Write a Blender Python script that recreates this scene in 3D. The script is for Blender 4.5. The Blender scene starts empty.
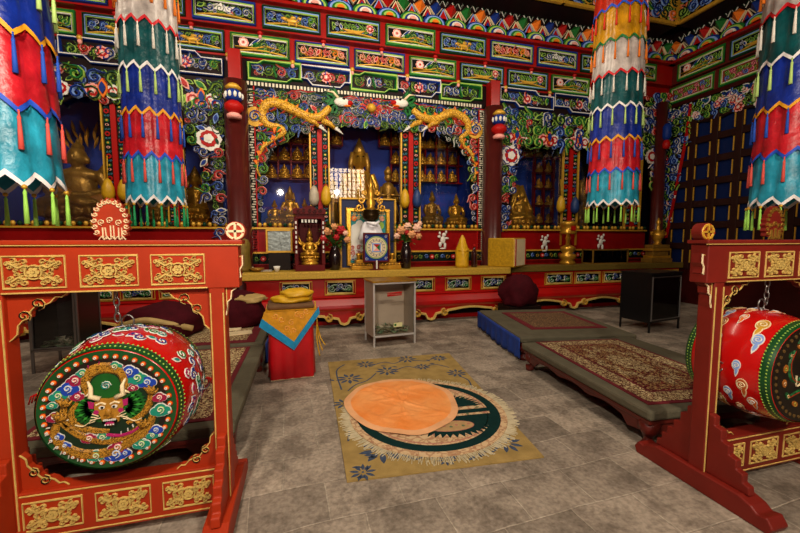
import bpy, bmesh, random
from math import *
from mathutils import Vector, Matrix
PI = pi
SC = bpy.context.scene
COL = SC.collection
# ------------------------------------------------------------------ camera
CAMF, YAW, PIT, EYE = 370.0, radians(15.0), radians(4.4), 1.5
_f = (sin(YAW)*cos(PIT), cos(YAW)*cos(PIT), -sin(PIT))
_r = (cos(YAW), -sin(YAW), 0.0)
_u = (sin(YAW)*sin(PIT), cos(YAW)*sin(PIT), cos(PIT))
cd = bpy.data.cameras.new('camera'); cam = bpy.data.objects.new('camera', cd); COL.objects.link(cam)
cd.sensor_width = 36; cd.lens = 36*CAMF/800; cd.clip_start = .05; cd.clip_end = 100
cam.location = (0, 0, EYE); cam.rotation_euler = (PI/2-PIT, 0, -YAW)
SC.camera = cam
def ray(px, py):
    a = (px-400)/CAMF; b = (266.5-py)/CAMF
    return [_f[i]+a*_r[i]+b*_u[i] for i in range(3)]
def at(px, py, Y):            # point of the plane y = Y seen at a pixel
    d = ray(px, py); t = Y/d[1]
    return Vector((d[0]*t, Y, EYE+d[2]*t))
def ab(px, py, Y):
    p = at(px, py, Y); return (p.x, p.z)
def onz(px, py, z=0):
    d = ray(px, py); t = (z-EYE)/d[2]
    return Vector((d[0]*t, d[1]*t, z))
# ------------------------------------------------------------------ materials
def lin(h):
    h = h.lstrip('#'); o = []
    for i in (0, 2, 4):
        c = int(h[i:i+2], 16)/255
        o.append(c/12.92 if c <= .04045 else ((c+.055)/1.055)**2.4)
    return (*o, 1)
MATS = {}
def M(name, col, rough=.5, metal=0., var=0., vs=8., bump=0., bs=60., coat=0., sheen=0., col2=None, spec=.4):
    if name in MATS: return MATS[name]
    m = bpy.data.materials.new(name); m.use_nodes = True
    nt = m.node_tree; b = nt.nodes['Principled BSDF']; L = nt.links.new
    c = lin(col)
    b.inputs['Base Color'].default_value = c
    b.inputs['Roughness'].default_value = rough; b.inputs['Metallic'].default_value = metal
    b.inputs['Coat Weight'].default_value = coat; b.inputs['Coat Roughness'].default_value = .12
    b.inputs['Sheen Weight'].default_value = 0
    b.inputs['Specular IOR Level'].default_value = spec
    if var or bump:
        tc = nt.nodes.new('ShaderNodeTexCoord')
    if var:
        n = nt.nodes.new('ShaderNodeTexNoise'); n.inputs['Scale'].default_value = vs; n.inputs['Detail'].default_value = 6
        L(tc.outputs['Object'], n.inputs['Vector'])
        r = nt.nodes.new('ShaderNodeValToRGB'); r.color_ramp.elements[0].position = .32; r.color_ramp.elements[1].position = .7
        d = lin(col2) if col2 else tuple(x*(1-var) for x in c[:3])+(1,)
        r.color_ramp.elements[0].color = d; r.color_ramp.elements[1].color = c
        L(n.outputs['Fac'], r.inputs['Fac']); L(r.outputs['Color'], b.inputs['Base Color'])
    if bump:
        n = nt.nodes.new('ShaderNodeTexNoise'); n.inputs['Scale'].default_value = bs; n.inputs['Detail'].default_value = 4
        L(tc.outputs['Object'], n.inputs['Vector'])
        q = nt.nodes.new('ShaderNodeBump'); q.inputs['Strength'].default_value = bump; q.inputs['Distance'].default_value = .02
        L(n.outputs['Fac'], q.inputs['Height']); L(q.outputs['Normal'], b.inputs['Normal'])
    MATS[name] = m; return m
def PAT(name, base, c1, c2, scale=20., rough=.9, c3=None):
    """woven pattern: two cell patterns laid over a ground colour"""
    m = bpy.data.materials.new(name); m.use_nodes = True
    nt = m.node_tree; b = nt.nodes['Principled BSDF']; L = nt.links.new
    b.inputs['Roughness'].default_value = rough; b.inputs['Specular IOR Level'].default_value = .2
    tc = nt.nodes.new('ShaderNodeTexCoord')
    cur = None
    specs = [(c1, scale, .36, 'DISTANCE_TO_EDGE', .09), (c2, scale*1.7, .3, 'F1', .33)]
    if c3: specs.append((c3, scale*.8, .2, 'F1', .25))
    prev = None
    for i, (c, s, w, feat, th) in enumerate(specs):
        v = nt.nodes.new('ShaderNodeTexVoronoi'); v.feature = feat; v.inputs['Scale'].default_value = s
        ns = nt.nodes.new('ShaderNodeTexNoise'); ns.inputs['Scale'].default_value = s*.7
        mp = nt.nodes.new('ShaderNodeMixRGB'); mp.inputs['Fac'].default_value = .06
        L(tc.outputs['Object'], ns.inputs['Vector']); L(tc.outputs['Object'], mp.inputs['Color1']); L(ns.outputs['Color'], mp.inputs['Color2'])
        L(mp.outputs['Color'], v.inputs['Vector'])
        r = nt.nodes.new('ShaderNodeMath'); r.operation = 'LESS_THAN'; r.inputs[1].default_value = th
        L(v.outputs['Distance'], r.inputs[0])
        mx = nt.nodes.new('ShaderNodeMixRGB'); L(r.outputs[0], mx.inputs['Fac'])
        if prev is None: mx.inputs['Color1'].default_value = lin(base)
        else: L(prev, mx.inputs['Color1'])
        mx.inputs['Color2'].default_value = lin(c); prev = mx.outputs['Color']
    L(prev, b.inputs['Base Color'])
    MATS[name] = m; return m
def GLASS(name, tint='#ffffff', rough=.02):
    m = bpy.data.materials.new(name); m.use_nodes = True
    nt = m.node_tree; nt.nodes.clear(); L = nt.links.new
    o = nt.nodes.new('ShaderNodeOutputMaterial'); t = nt.nodes.new('ShaderNodeBsdfTransparent'); g = nt.nodes.new('ShaderNodeBsdfGlossy')
    t.inputs['Color'].default_value = lin(tint); g.inputs['Roughness'].default_value = rough
    fr = nt.nodes.new('ShaderNodeFresnel'); fr.inputs['IOR'].default_value = 1.5
    mx = nt.nodes.new('ShaderNodeMixShader')
    L(fr.outputs[0], mx.inputs[0]); L(t.outputs[0], mx.inputs[1]); L(g.outputs[0], mx.inputs[2]); L(mx.outputs[0], o.inputs['Surface'])
    MATS[name] = m; return m
def EMIT(name, col, s):
    m = bpy.data.materials.new(name); m.use_nodes = True
    nt = m.node_tree; nt.nodes.clear()
    o = nt.nodes.new('ShaderNodeOutputMaterial'); e = nt.nodes.new('ShaderNodeEmission')
    e.inputs['Color'].default_value = lin(col); e.inputs['Strength'].default_value = s
    nt.links.new(e.outputs[0], o.inputs['Surface']); MATS[name] = m; return m
# colours
RED = M('red_lacquer', '#98110b', .32, var=.18, vs=5, coat=.15, spec=.3)
REDD = M('deep_red_lacquer', '#8c0d0d', .35, var=.2, vs=6, coat=.1, spec=.15)
ORED = M('orange_red_paint', '#a82f0d', .5, var=.25, vs=4, bump=.04, bs=30, spec=.3)
ORED_SHADE = M('shaded_orange_red_paint', '#781b10', .5, var=.3, vs=4, bump=.04, bs=30)  # stand paint darkened to put the weaker light at right into the colour
MAR = M('maroon_wood', '#3a0d0b', .4, var=.25, vs=7, coat=.3, spec=.15)
BRN = M('brown_column_lacquer', '#4a1512', .3, var=.25, vs=5, coat=.5)
BLK = M('black_ground', '#060404', .6, spec=.15)
DKM = M('dark_maroon_ground', '#160506', .6, spec=.15)
GLD = M('gold_leaf', '#e0aa3c', .3, .85, var=.35, vs=25, bump=.15, bs=60)
GLD2 = M('old_gilt_bronze', '#b98a2c', .36, .8, var=.5, vs=14, bump=.25, bs=50)
GLDP = M('gold_paint', '#d8a433', .45, .25, var=.25, vs=20)
CRM = M('cream_paint', '#e8d3a8', .55, var=.12, vs=15, spec=.15)
GCR = M('gold_cream_paint', '#d9b765', .5, .1, var=.25, vs=30)
WHT = M('white_paint', '#d6d2c8', .5, spec=.15)
BLU = M('blue_paint', '#12307f', .5, var=.2, vs=20, spec=.15)
LBL = M('pale_blue_paint', '#7d9bd4', .5, spec=.15)
DBL = M('shrine_blue', '#123fa6', .7, var=.25, vs=3)
GRN = M('green_paint', '#1c6a2a', .5, var=.2, vs=20, spec=.15)
LGR = M('pale_green_paint', '#97b84e', .5, spec=.15)
DGR = M('dark_green_paint', '#0b3520', .5, var=.3, vs=20, spec=.15)
TEA = M('teal_paint', '#107a70', .5, spec=.15)
PNK = M('pink_paint', '#e39a8e', .5, spec=.15)
MAG = M('magenta_paint', '#a0205a', .5, spec=.15)
CRED = M('carving_red', '#a51410', .45, spec=.15)
ORG = M('orange_paint', '#e0701c', .5, spec=.15)
CHR = M('chrome', '#d8d8d8', .15, 1.0)
STL = M('dull_steel', '#8a8784', .35, .9)
DKW = M('dark_wood', '#1a0f0c', .5, var=.3, vs=8, spec=.15)
BLKM = M('black_metal', '#0c0c0d', .35)
GLS = GLASS('clear_glass')
# ------------------------------------------------------------------ mesh builder
def ident(a, b, h): return (a, b, h)
def WB(Y): return lambda a, b, h: (a, Y-h, b)
def WR(X): return lambda a, b, h: (X-h, -a, b)
def WL(X): return lambda a, b, h: (X+h, a, b)
def FL(Z): return lambda a, b, h: (a, b, Z+h)
class MB:
    def __init__(s, X=None):
        s.v = []; s.f = []; s.fm = []; s.fs = []; s.mats = []; s.X = X or ident
    def mi(s, m):
        if m not in s.mats: s.mats.append(m)
        return s.mats.index(m)
    def add(s, pts, faces, mat, sm=False):
        o = len(s.v); i = s.mi(mat); X = s.X
        for p in pts: s.v.append(X(p[0], p[1], p[2]))
        for f in faces:
            s.f.append([o+k for k in f]); s.fm.append(i); s.fs.append(sm)
    def box(s, p, q, mat, R=None):
        (x0, y0, z0), (x1, y1, z1) = p, q
        v = [(x0,y0,z0),(x1,y0,z0),(x1,y1,z0),(x0,y1,z0),(x0,y0,z1),(x1,y0,z1),(x1,y1,z1),(x0,y1,z1)]
        if R: v = [R @ Vector(k) for k in v]
        s.add(v, [(3,2,1,0),(4,5,6,7),(0,1,5,4),(1,2,6,5),(2,3,7,6),(3,0,4,7)], mat)
    def tube(s, P, r, mat, n=6, cap=True, closed=False):
        P = [Vector(p) for p in P]; N = len(P); v = []; f = []
        up = None
        for i, p in enumerate(P):
            if closed: t = P[(i+1) % N]-P[i-1]
            else: t = P[min(i+1, N-1)]-P[max(i-1, 0)]
            if t.length < 1e-9: t = Vector((0, 0, 1))
            t.normalize()
            if up is None:
                up = Vector((0, 0, 1)) if abs(t.z) < .9 else Vector((1, 0, 0))
            x = up-t*up.dot(t)
            if x.length < 1e-6: x = t.orthogonal()
            x.normalize(); up = x; y = t.cross(x)
            rr = r[i] if isinstance(r, (list, tuple)) else r
            for k in range(n):
                a = 2*PI*k/n; v.append(p+(x*cos(a)+y*sin(a))*rr)
        for i in range(N if closed else N-1):
            j = (i+1) % N
            for k in range(n):
                l = (k+1) % n; f.append((i*n+k, i*n+l, j*n+l, j*n+k))
        if cap and not closed: f.append(tuple(range(n))[::-1]); f.append(tuple((N-1)*n+k for k in range(n)))
        s.add(v, f, mat, True)
    def lathe(s, prof, mat, n=16, c=(0, 0, 0), sx=1, sy=1, ax='z', sm=True):
        v = []; f = []
        for r, z in prof:
            for k in range(n):
                a = 2*PI*k/n
                p = (r*cos(a)*sx, r*sin(a)*sy, z)
                if ax == 'y': p = (p[0], z, p[1])
                v.append((c[0]+p[0], c[1]+p[1], c[2]+p[2]))
        N = len(prof)
        for i in range(N-1):
            for k in range(n):
                l = (k+1) % n; f.append((i*n+k, i*n+l, (i+1)*n+l, (i+1)*n+k))
        f.append(tuple(range(n))[::-1]); f.append(tuple((N-1)*n+k for k in range(n)))
        s.add(v, f, mat, sm)
    def ell(s, c, r, mat, nu=10, nv=7, R=None):
        if not isinstance(r, (tuple, list)): r = (r, r, r)
        v = []; f = []
        for j in range(nv+1):
            t = PI*j/nv
            for k in range(nu):
                a = 2*PI*k/nu
                p = Vector((r[0]*sin(t)*cos(a), r[1]*sin(t)*sin(a), r[2]*cos(t)))
                if R: p = R @ p
                v.append((c[0]+p[0], c[1]+p[1], c[2]+p[2]))
        for j in range(nv):
            for k in range(nu):
                l = (k+1) % nu; f.append((j*nu+k, (j+1)*nu+k, (j+1)*nu+l, j*nu+l))
        s.add(v, f, mat, True)
    # ---- relief on a plane (a, b, h)
    def poly(s, P, h0, h1, mat):
        n = len(P)
        v = [(p[0], p[1], h0) for p in P]+[(p[0], p[1], h1) for p in P]
        f = [tuple(range(n))[::-1], tuple(range(n, 2*n))]+[(i, (i+1) % n, n+(i+1) % n, n+i) for i in range(n)]
        s.add(v, f, mat)
    def disc(s, c, r, h0, h1, mat, n=12, ry=None, rot=0):
        ry = ry or r; P = []
        for k in range(n):
            a = 2*PI*k/n; x = r*cos(a); y = ry*sin(a)
            P.append((c[0]+x*cos(rot)-y*sin(rot), c[1]+x*sin(rot)+y*cos(rot)))
        s.poly(P, h0, h1, mat)
    def rib(s, P, w, h, mat, base=0., closed=False, taper=False):
        N = len(P); v = []; f = []
        for i, p in enumerate(P):
            if closed: q0, q1 = P[i-1], P[(i+1) % N]
            else: q0, q1 = P[max(i-1, 0)], P[min(i+1, N-1)]
            tx, ty = q1[0]-q0[0], q1[1]-q0[1]; l = hypot(tx, ty) or 1
            nx, ny = -ty/l, tx/l
            ww = w[i] if isinstance(w, (list, tuple)) else w
            if closed:      # keep the width at corners
                e0 = (p[0]-q0[0], p[1]-q0[1]); L0 = hypot(*e0) or 1
                cs = abs(nx*(-e0[1]/L0)+ny*(e0[0]/L0)); ww = ww/max(cs, .4)
            elif taper:
                t = i/(N-1); ww = ww*(.35+.65*sin(PI*min(1, max(0, t)))**.6)
            for k, hh in ((-.5, 0), (-.3, 1), (.3, 1), (.5, 0)):
                v.append((p[0]+nx*ww*k, p[1]+ny*ww*k, base+h*hh))
        for i in range(N if closed else N-1):
            j = (i+1) % N
            for k in range(3): f.append((i*4+k, i*4+k+1, j*4+k+1, j*4+k))
        if not closed: f += [(0, 1, 2, 3), ((N-1)*4+3, (N-1)*4+2, (N-1)*4+1, (N-1)*4)]
        s.add(v, f, mat)
    def lay(s, P, w, h, pair, base=0., taper=True, closed=False):
        """an outlined carved line: pale edge under a coloured ridge"""
        s.rib(P, w, h*.55, pair[0], base, closed, taper)
        s.rib(P, w*.55, h, pair[1], base, closed, taper)
    def rect(s, x0, z0, x1, z1, w, h, mat, base=0.):
        s.rib([(x0, z0), (x1, z0), (x1, z1), (x0, z1)], w, h, mat, base, True)
    def curl(s, c, r, a0, turns, d, w, h, pair, base=0., n=14, tail=None):
        P = spiral(c, r, a0, turns, d, n)
        if tail: P = [tail]+P
        s.lay(P, w, h, pair, base)
    def flower(s, c, r, cols, base=0., n=8):
        """layered peony: outer, middle and inner rings of petals"""
        for ring, (rr, pr, m, hh) in enumerate(((.68, .36, cols[0], .3), (.42, .3, cols[1], .45), (.2, .22, cols[0], .6), (.0, .2, cols[2], .7))):
            k_n = n if ring < 2 else (5 if ring == 2 else 1)
            for k in range(k_n):
                a = 2*PI*(k+.5*ring)/k_n
                s.disc((c[0]+cos(a)*rr*r, c[1]+sin(a)*rr*r), pr*r, base, base+hh*r*.4+.0006*k, m, 7)
    def leaf(s, c, L, a, w, pair, base=0., h=.02):
        P = []
        for k in range(6): t = k/5; P.append((c[0]+L*t*cos(a)-sin(a)*w*sin(PI*t), c[1]+L*t*sin(a)+cos(a)*w*sin(PI*t)))
        for k in range(4, 0, -1): t = k/5; P.append((c[0]+L*t*cos(a)+sin(a)*w*sin(PI*t), c[1]+L*t*sin(a)-cos(a)*w*sin(PI*t)))
        s.poly(P, base, base+h*.5, pair[0])
        q = [(c[0]+(x-c[0])*.8+cos(a)*L*.08+(0), c[1]+(y-c[1])*.8+sin(a)*L*.08) for x, y in P]
        ctr = (c[0]+L*.5*cos(a), c[1]+L*.5*sin(a))
        q = [(ctr[0]+(x-ctr[0])*.62, ctr[1]+(y-ctr[1])*.62) for x, y in P]
        s.poly(q, base, base+h, pair[1])
def spiral(c, r, a0, turns, d, n=14, inner=.12):
    P = []
    for i in range(n):
        t = i/(n-1); rr = r*(1-(1-inner)*t); a = a0+d*2*PI*turns*t
        P.append((c[0]+rr*cos(a), c[1]+rr*sin(a)))
    return P
def bez(p0, p1, p2, p3, n=10):
    out = []
    for i in range(n):
        t = i/(n-1); u = 1-t
        out.append(tuple(u**3*p0[k]+3*u*u*t*p1[k]+3*u*t*t*p2[k]+t**3*p3[k] for k in range(len(p0))))
    return out
def smooth(P, n=4):
    """Catmull-Rom through points"""
    out = []; N = len(P)
    for i in range(N-1):
        p0, p1, p2, p3 = P[max(i-1, 0)], P[i], P[i+1], P[min(i+2, N-1)]
        for j in range(n):
            t = j/n
            out.append(tuple(.5*((2*p1[k])+(-p0[k]+p2[k])*t+(2*p0[k]-5*p1[k]+4*p2[k]-p3[k])*t*t+(-p0[k]+3*p1[k]-3*p2[k]+p3[k])*t**3) for k in range(len(p1))))
    out.append(tuple(P[-1])); return out
def mesh_of(name, mb):
    me = bpy.data.meshes.new(name); me.from_pydata([tuple(p) for p in mb.v], [], mb.f)
    for m in mb.mats: me.materials.append(m)
    me.polygons.foreach_set('material_index', mb.fm); me.polygons.foreach_set('use_smooth', mb.fs)
    bm = bmesh.new(); bm.from_mesh(me); bmesh.ops.recalc_face_normals(bm, faces=bm.faces); bm.to_mesh(me); bm.free()
    me.update(); return me
def part(name, mb, parent=None, bev=0., label=None, kind=None, loc=None):
    me = mb if isinstance(mb, bpy.types.Mesh) else mesh_of(name, mb)
    o = bpy.data.objects.new(name, me); COL.objects.link(o)
    if parent: o.parent = parent
    if loc: o.location = loc
    if bev:
        b = o.modifiers.new('bevel', 'BEVEL'); b.width = bev; b.segments = 2; b.limit_method = 'ANGLE'; b.angle_limit = radians(50)
    if label: o['label'] = label
    if kind: o['kind'] = kind
    return o
def tag(o, label, cat, group=None, kind=None):
    o['label'] = label; o['category'] = cat
    if group: o['group'] = group
    if kind: o['kind'] = kind
    return o
def thing(name, label, cat, loc=(0, 0, 0), rz=0, group=None):
    o = bpy.data.objects.new(name, None); COL.objects.link(o); o.empty_display_size = .1
    o.location = loc; o.rotation_euler = (0, 0, rz)
    return tag(o, label, cat, group)
def struct(name, mb, parent=None, bev=0):
    return part(name, mb, parent, bev, kind='structure')
def dup(o, parent=None):
    kids = [c for c in o.children]
    c = o.copy(); COL.objects.link(c)
    if parent: c.parent = parent
    for k in kids: dup(k, c)
    return c
def arab(mb, x0, z0, x1, z1, rng, pal, cell=.12, base=0., h=.02, flowers=0, leaves=.4, ok=None):
    arab1(mb, x0, z0, x1, z1, rng, [(p[0], DGR if p[1] in (GRN, LGR) else p[1]) for p in pal], cell*.6, base, h*.6, 0, leaves, ok)
    arab1(mb, x0, z0, x1, z1, rng, pal, cell, base+h*.35, h, flowers, leaves, ok)
def arab1(mb, x0, z0, x1, z1, rng, pal, cell=.12, base=0., h=.02, flowers=0, leaves=.4, ok=None):
    """dense carved scrollwork filling a rectangle"""
    nx = max(1, round((x1-x0)/cell)); nz = max(1, round((z1-z0)/cell))
    cx = (x1-x0)/nx; cz = (z1-z0)/nz; r = min(cx, cz)*.5
    for i in range(nx):
        for j in range(nz):
            c = (x0+cx*(i+.5)+rng.uniform(-.12, .12)*cx, z0+cz*(j+.5)+rng.uniform(-.1, .1)*cz)
            if ok and not ok(*c): continue
            pr = rng.choice(pal); a = rng.uniform(0, 2*PI); d = 1 if (i+j) % 2 else -1
            if rng.random() < leaves*.4: mb.leaf((c[0]-r*cos(a), c[1]-r*sin(a)), r*2, a, r*.45, pr, base, h)
            else:
                t = (c[0]+cos(a)*r*1.5+sin(a)*r*.6*d, c[1]+sin(a)*r*1.5-cos(a)*r*.6*d)
                mb.curl(c, r*.95, a, 1.35, d, r*.5, h, pr, base, 12, t)
    for k in range(flowers):
        c = (x0+(x1-x0)*(k+.5)/flowers, (z0+z1)/2+rng.uniform(-.1, .1)*(z1-z0))
        mb.flower(c, min((z1-z0)*.36, cell), rng.choice([(WHT, CRED, CRED), (PNK, CRED, WHT), (CRED, PNK, WHT)]), base+h*.6)
PALW = [(WHT, BLU), (LGR, GRN), (LGR, DGR), (WHT, BLU), (LGR, DGR), (PNK, CRED), (LBL, BLU)]
def pip(P):
    def ok(x, y):
        c = False; j = len(P)-1
        for i in range(len(P)):
            if (P[i][1] > y) != (P[j][1] > y) and x < (P[j][0]-P[i][0])*(y-P[i][1])/(P[j][1]-P[i][1])+P[i][0]: c = not c
            j = i
        return c
    return ok
XL, XR, YF, YB, ZC = -5.4, 8.7, -3.2, 8.6, 7.0
# ---- floor of worn grey stone slabs
fm = bpy.data.materials.new('stone_slabs'); fm.use_nodes = True
nt = fm.node_tree; b = nt.nodes['Principled BSDF']; L = nt.links.new
tc = nt.nodes.new('ShaderNodeTexCoord'); mp = nt.nodes.new('ShaderNodeMapping'); mp.inputs['Rotation'].default_value = (0, 0, radians(-2.5))
nz = nt.nodes.new('ShaderNodeTexNoise'); nz.inputs['Scale'].default_value = 1.7; nz.inputs['Detail'].default_value = 4
L(tc.outputs['Object'], nz.inputs['Vector'])
wob = nt.nodes.new('ShaderNodeMixRGB'); wob.inputs['Fac'].default_value = .06
L(tc.outputs['Object'], wob.inputs['Color1']); L(nz.outputs['Color'], wob.inputs['Color2']); L(wob.outputs['Color'], mp.inputs['Vector'])
br = nt.nodes.new('ShaderNodeTexBrick'); br.inputs['Scale'].default_value = 1; br.inputs['Brick Width'].default_value = .4; br.inputs['Row Height'].default_value = .3
br.inputs['Mortar Size'].default_value = .0055; br.inputs['Mortar Smooth'].default_value = .6; br.offset = .43
br.inputs['Color1'].default_value = lin('#b5a694'); br.inputs['Color2'].default_value = lin('#8a7e70'); br.inputs['Mortar'].default_value = lin('#b5a896')
L(mp.outputs[0], br.inputs['Vector'])
n2 = nt.nodes.new('ShaderNodeTexNoise'); n2.inputs['Scale'].default_value = 3.2; n2.inputs['Detail'].default_value = 10; n2.inputs['Roughness'].default_value = .75
L(tc.outputs['Object'], n2.inputs['Vector'])
r2 = nt.nodes.new('ShaderNodeValToRGB'); r2.color_ramp.elements[0].position = .4; r2.color_ramp.elements[0].color = (.16, .14, .13, 1)
r2.color_ramp.elements[1].position = .56; r2.color_ramp.elements[1].color = (1, 1, 1, 1)
L(n2.outputs['Fac'], r2.inputs['Fac'])
n3 = nt.nodes.new('ShaderNodeTexNoise'); n3.inputs['Scale'].default_value = 38; n3.inputs['Detail'].default_value = 6
L(tc.outputs['Object'], n3.inputs['Vector'])
r3 = nt.nodes.new('ShaderNodeValToRGB'); r3.color_ramp.elements[0].position = .3; r3.color_ramp.elements[0].color = (.45, .42, .4, 1); r3.color_ramp.elements[1].position = .62
L(n3.outputs['Fac'], r3.inputs['Fac'])
m1 = nt.nodes.new('ShaderNodeMixRGB'); m1.blend_type = 'MULTIPLY'; m1.inputs['Fac'].default_value = .6
L(br.outputs['Color'], m1.inputs['Color1']); L(r2.outputs['Color'], m1.inputs['Color2'])
m2 = nt.nodes.new('ShaderNodeMixRGB'); m2.blend_type = 'MULTIPLY'; m2.inputs['Fac'].default_value = .7
L(m1.outputs['Color'], m2.inputs['Color1']); L(r3.outputs['Color'], m2.inputs['Color2']); L(m2.outputs['Color'], b.inputs['Base Color'])
b.inputs['Roughness'].default_value = .62; b.inputs['Specular IOR Level'].default_value = .35
bp = nt.nodes.new('ShaderNodeBump'); bp.inputs['Strength'].default_value = .5; bp.inputs['Distance'].default_value = .012
ad = nt.nodes.new('ShaderNodeMath'); ad.operation = 'MULTIPLY_ADD'; ad.inputs[1].default_value = -.8
L(br.outputs['Fac'], ad.inputs[0]); L(n2.outputs['Fac'], ad.inputs[2]); L(ad.outputs[0], bp.inputs['Height']); L(bp.outputs[0], b.inputs['Normal'])
PLM = M('dim_plaster', '#4a2a1c', .8, var=.3, vs=2)
WDR = M('dark_red_timber', '#5a120c', .5, var=.25, vs=5)
f = MB(); f.box((XL, YF, -.1), (XR, YB, 0), fm); struct('floor', f)
f = MB(); f.box((XL, YF, ZC), (XR, YB, ZC+.1), MAR); struct('ceiling', f)
f = MB(); f.box((XL, YB, 0), (XR, YB+.1, ZC), DBL); f.box((XL, 7.3, 4.18), (XR, 7.4, ZC), DKM); struct('wall_back', f)
f = MB(); f.box((XL-.1, YF, 0), (XL, YB, ZC), WDR); struct('wall_left', f)
f = MB(); f.box((XR, YF, 0), (XR+.1, YB, ZC), M('navy_wall', '#07122e', .7)); wr = struct('wall_right', f)
# front wall (behind the viewer) with the open doorway and a lattice window over it
D0, D1, DH, W0, W1, WZ0, WZ1 = -2.2, 2.2, 2.9, 1.15, 3.0, 3.35, 4.75
f = MB()
for p, q in (((XL, 0), (D0, ZC)), ((D0, DH), (W0, ZC)), ((D1, 0), (XR, WZ0)), ((W0, DH), (D1, WZ0)), ((W0, WZ1), (XR, ZC)), ((W1, WZ0), (XR, WZ1))):
    f.box((p[0], YF-.15, p[1]), (q[0], YF, q[1]), WDR)
struct('wall_front', f)
f = MB()
for x in (D0, D1-.12): f.box((x, YF-.15, 0), (x+.12, YF+.03, DH), RED)
f.box((D0, YF-.15, DH-.14), (D1, YF+.03, DH), RED); struct('door_1', f)
f = MB()
for i in range(10):
    x = W0+(W1-W0)*i/9; f.box((x-.025, YF-.1, WZ0), (x+.025, YF-.04, WZ1), WDR)
for i in range(8):
    z = WZ0+(WZ1-WZ0)*i/7; f.box((W0, YF-.095, z-.012), (W1, YF-.045, z+.012), WDR)
win = struct('window_1', f)
f = MB(); f.box((W0, YF-.15, WZ0), (W1, YF-.14, WZ1), EMIT('daylit_paper_pane', '#ffe2bd', 12)); part('window_pane', f, win)
# ---- columns
def column(px, nm='column'):
    x = at(px, 150, 7.0).x
    f = MB(); f.lathe([(.26, 0), (.27, .12), (.2, .2), (.19, 4.14)], BRN, 20, (x, 7.0, 0)); c = struct(nm, f)
    f = MB()
    o_ = len(f.v)
    f.lathe([(.11, 4.05), (.12, 4.1), (.08, 4.13)], PNK, 12, (x, 6.78, 0)); f.lathe([(.08, 4.13), (.15, 4.2), (.15, 4.26), (.09, 4.32)], CRED, 12, (x, 6.78, 0))
    f.lathe([(.09, 4.32), (.13, 4.36), (.13, 4.46), (.09, 4.5)], BLU, 12, (x, 6.78, 0)); f.lathe([(.09, 4.5), (.13, 4.54), (.07, 4.6)], GLDP, 12, (x, 6.78, 0))
    for k in range(6):
        a = PI+PI*k/5; f.ell((x+.13*cos(a), 6.78+.13*sin(a), 4.41), (.03, .02, .05), WHT, 6, 4)
    f.v = [(p[0], p[1], p[2]-.58) for p in f.v]
    part('carved_pendant', f, c)
    f = MB(); f.box((x-.1, 6.93, 4.13), (x+.1, 7.15, 4.66), RED); part('beam_end', f, c, .01)
    return x
XC1 = column(237.5); XC2 = column(493); XC3 = at(660, 150, 7.0).x
f = MB(); f.lathe([(.2, 0), (.14, .2), (.12, 4.63)], BRN, 20, (XC3, 7.0, 0)); c3 = struct('column', f)
f = MB(); f.lathe([(.05, 3.55), (.08, 3.6), (.08, 3.68), (.05, 3.75)], CRED, 10, (XC3, 6.85, 0)); f.lathe([(.05, 3.75), (.09, 3.82), (.09, 4.05), (.05, 4.12)], BLU, 10, (XC3, 6.85, 0)); part('carved_pendant', f, c3)
f = MB(); f.lathe([(.26, 0), (.2, .2), (.19, 4.63)], BRN, 20, (-4.95, 7.0, 0)); struct('column', f)
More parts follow.
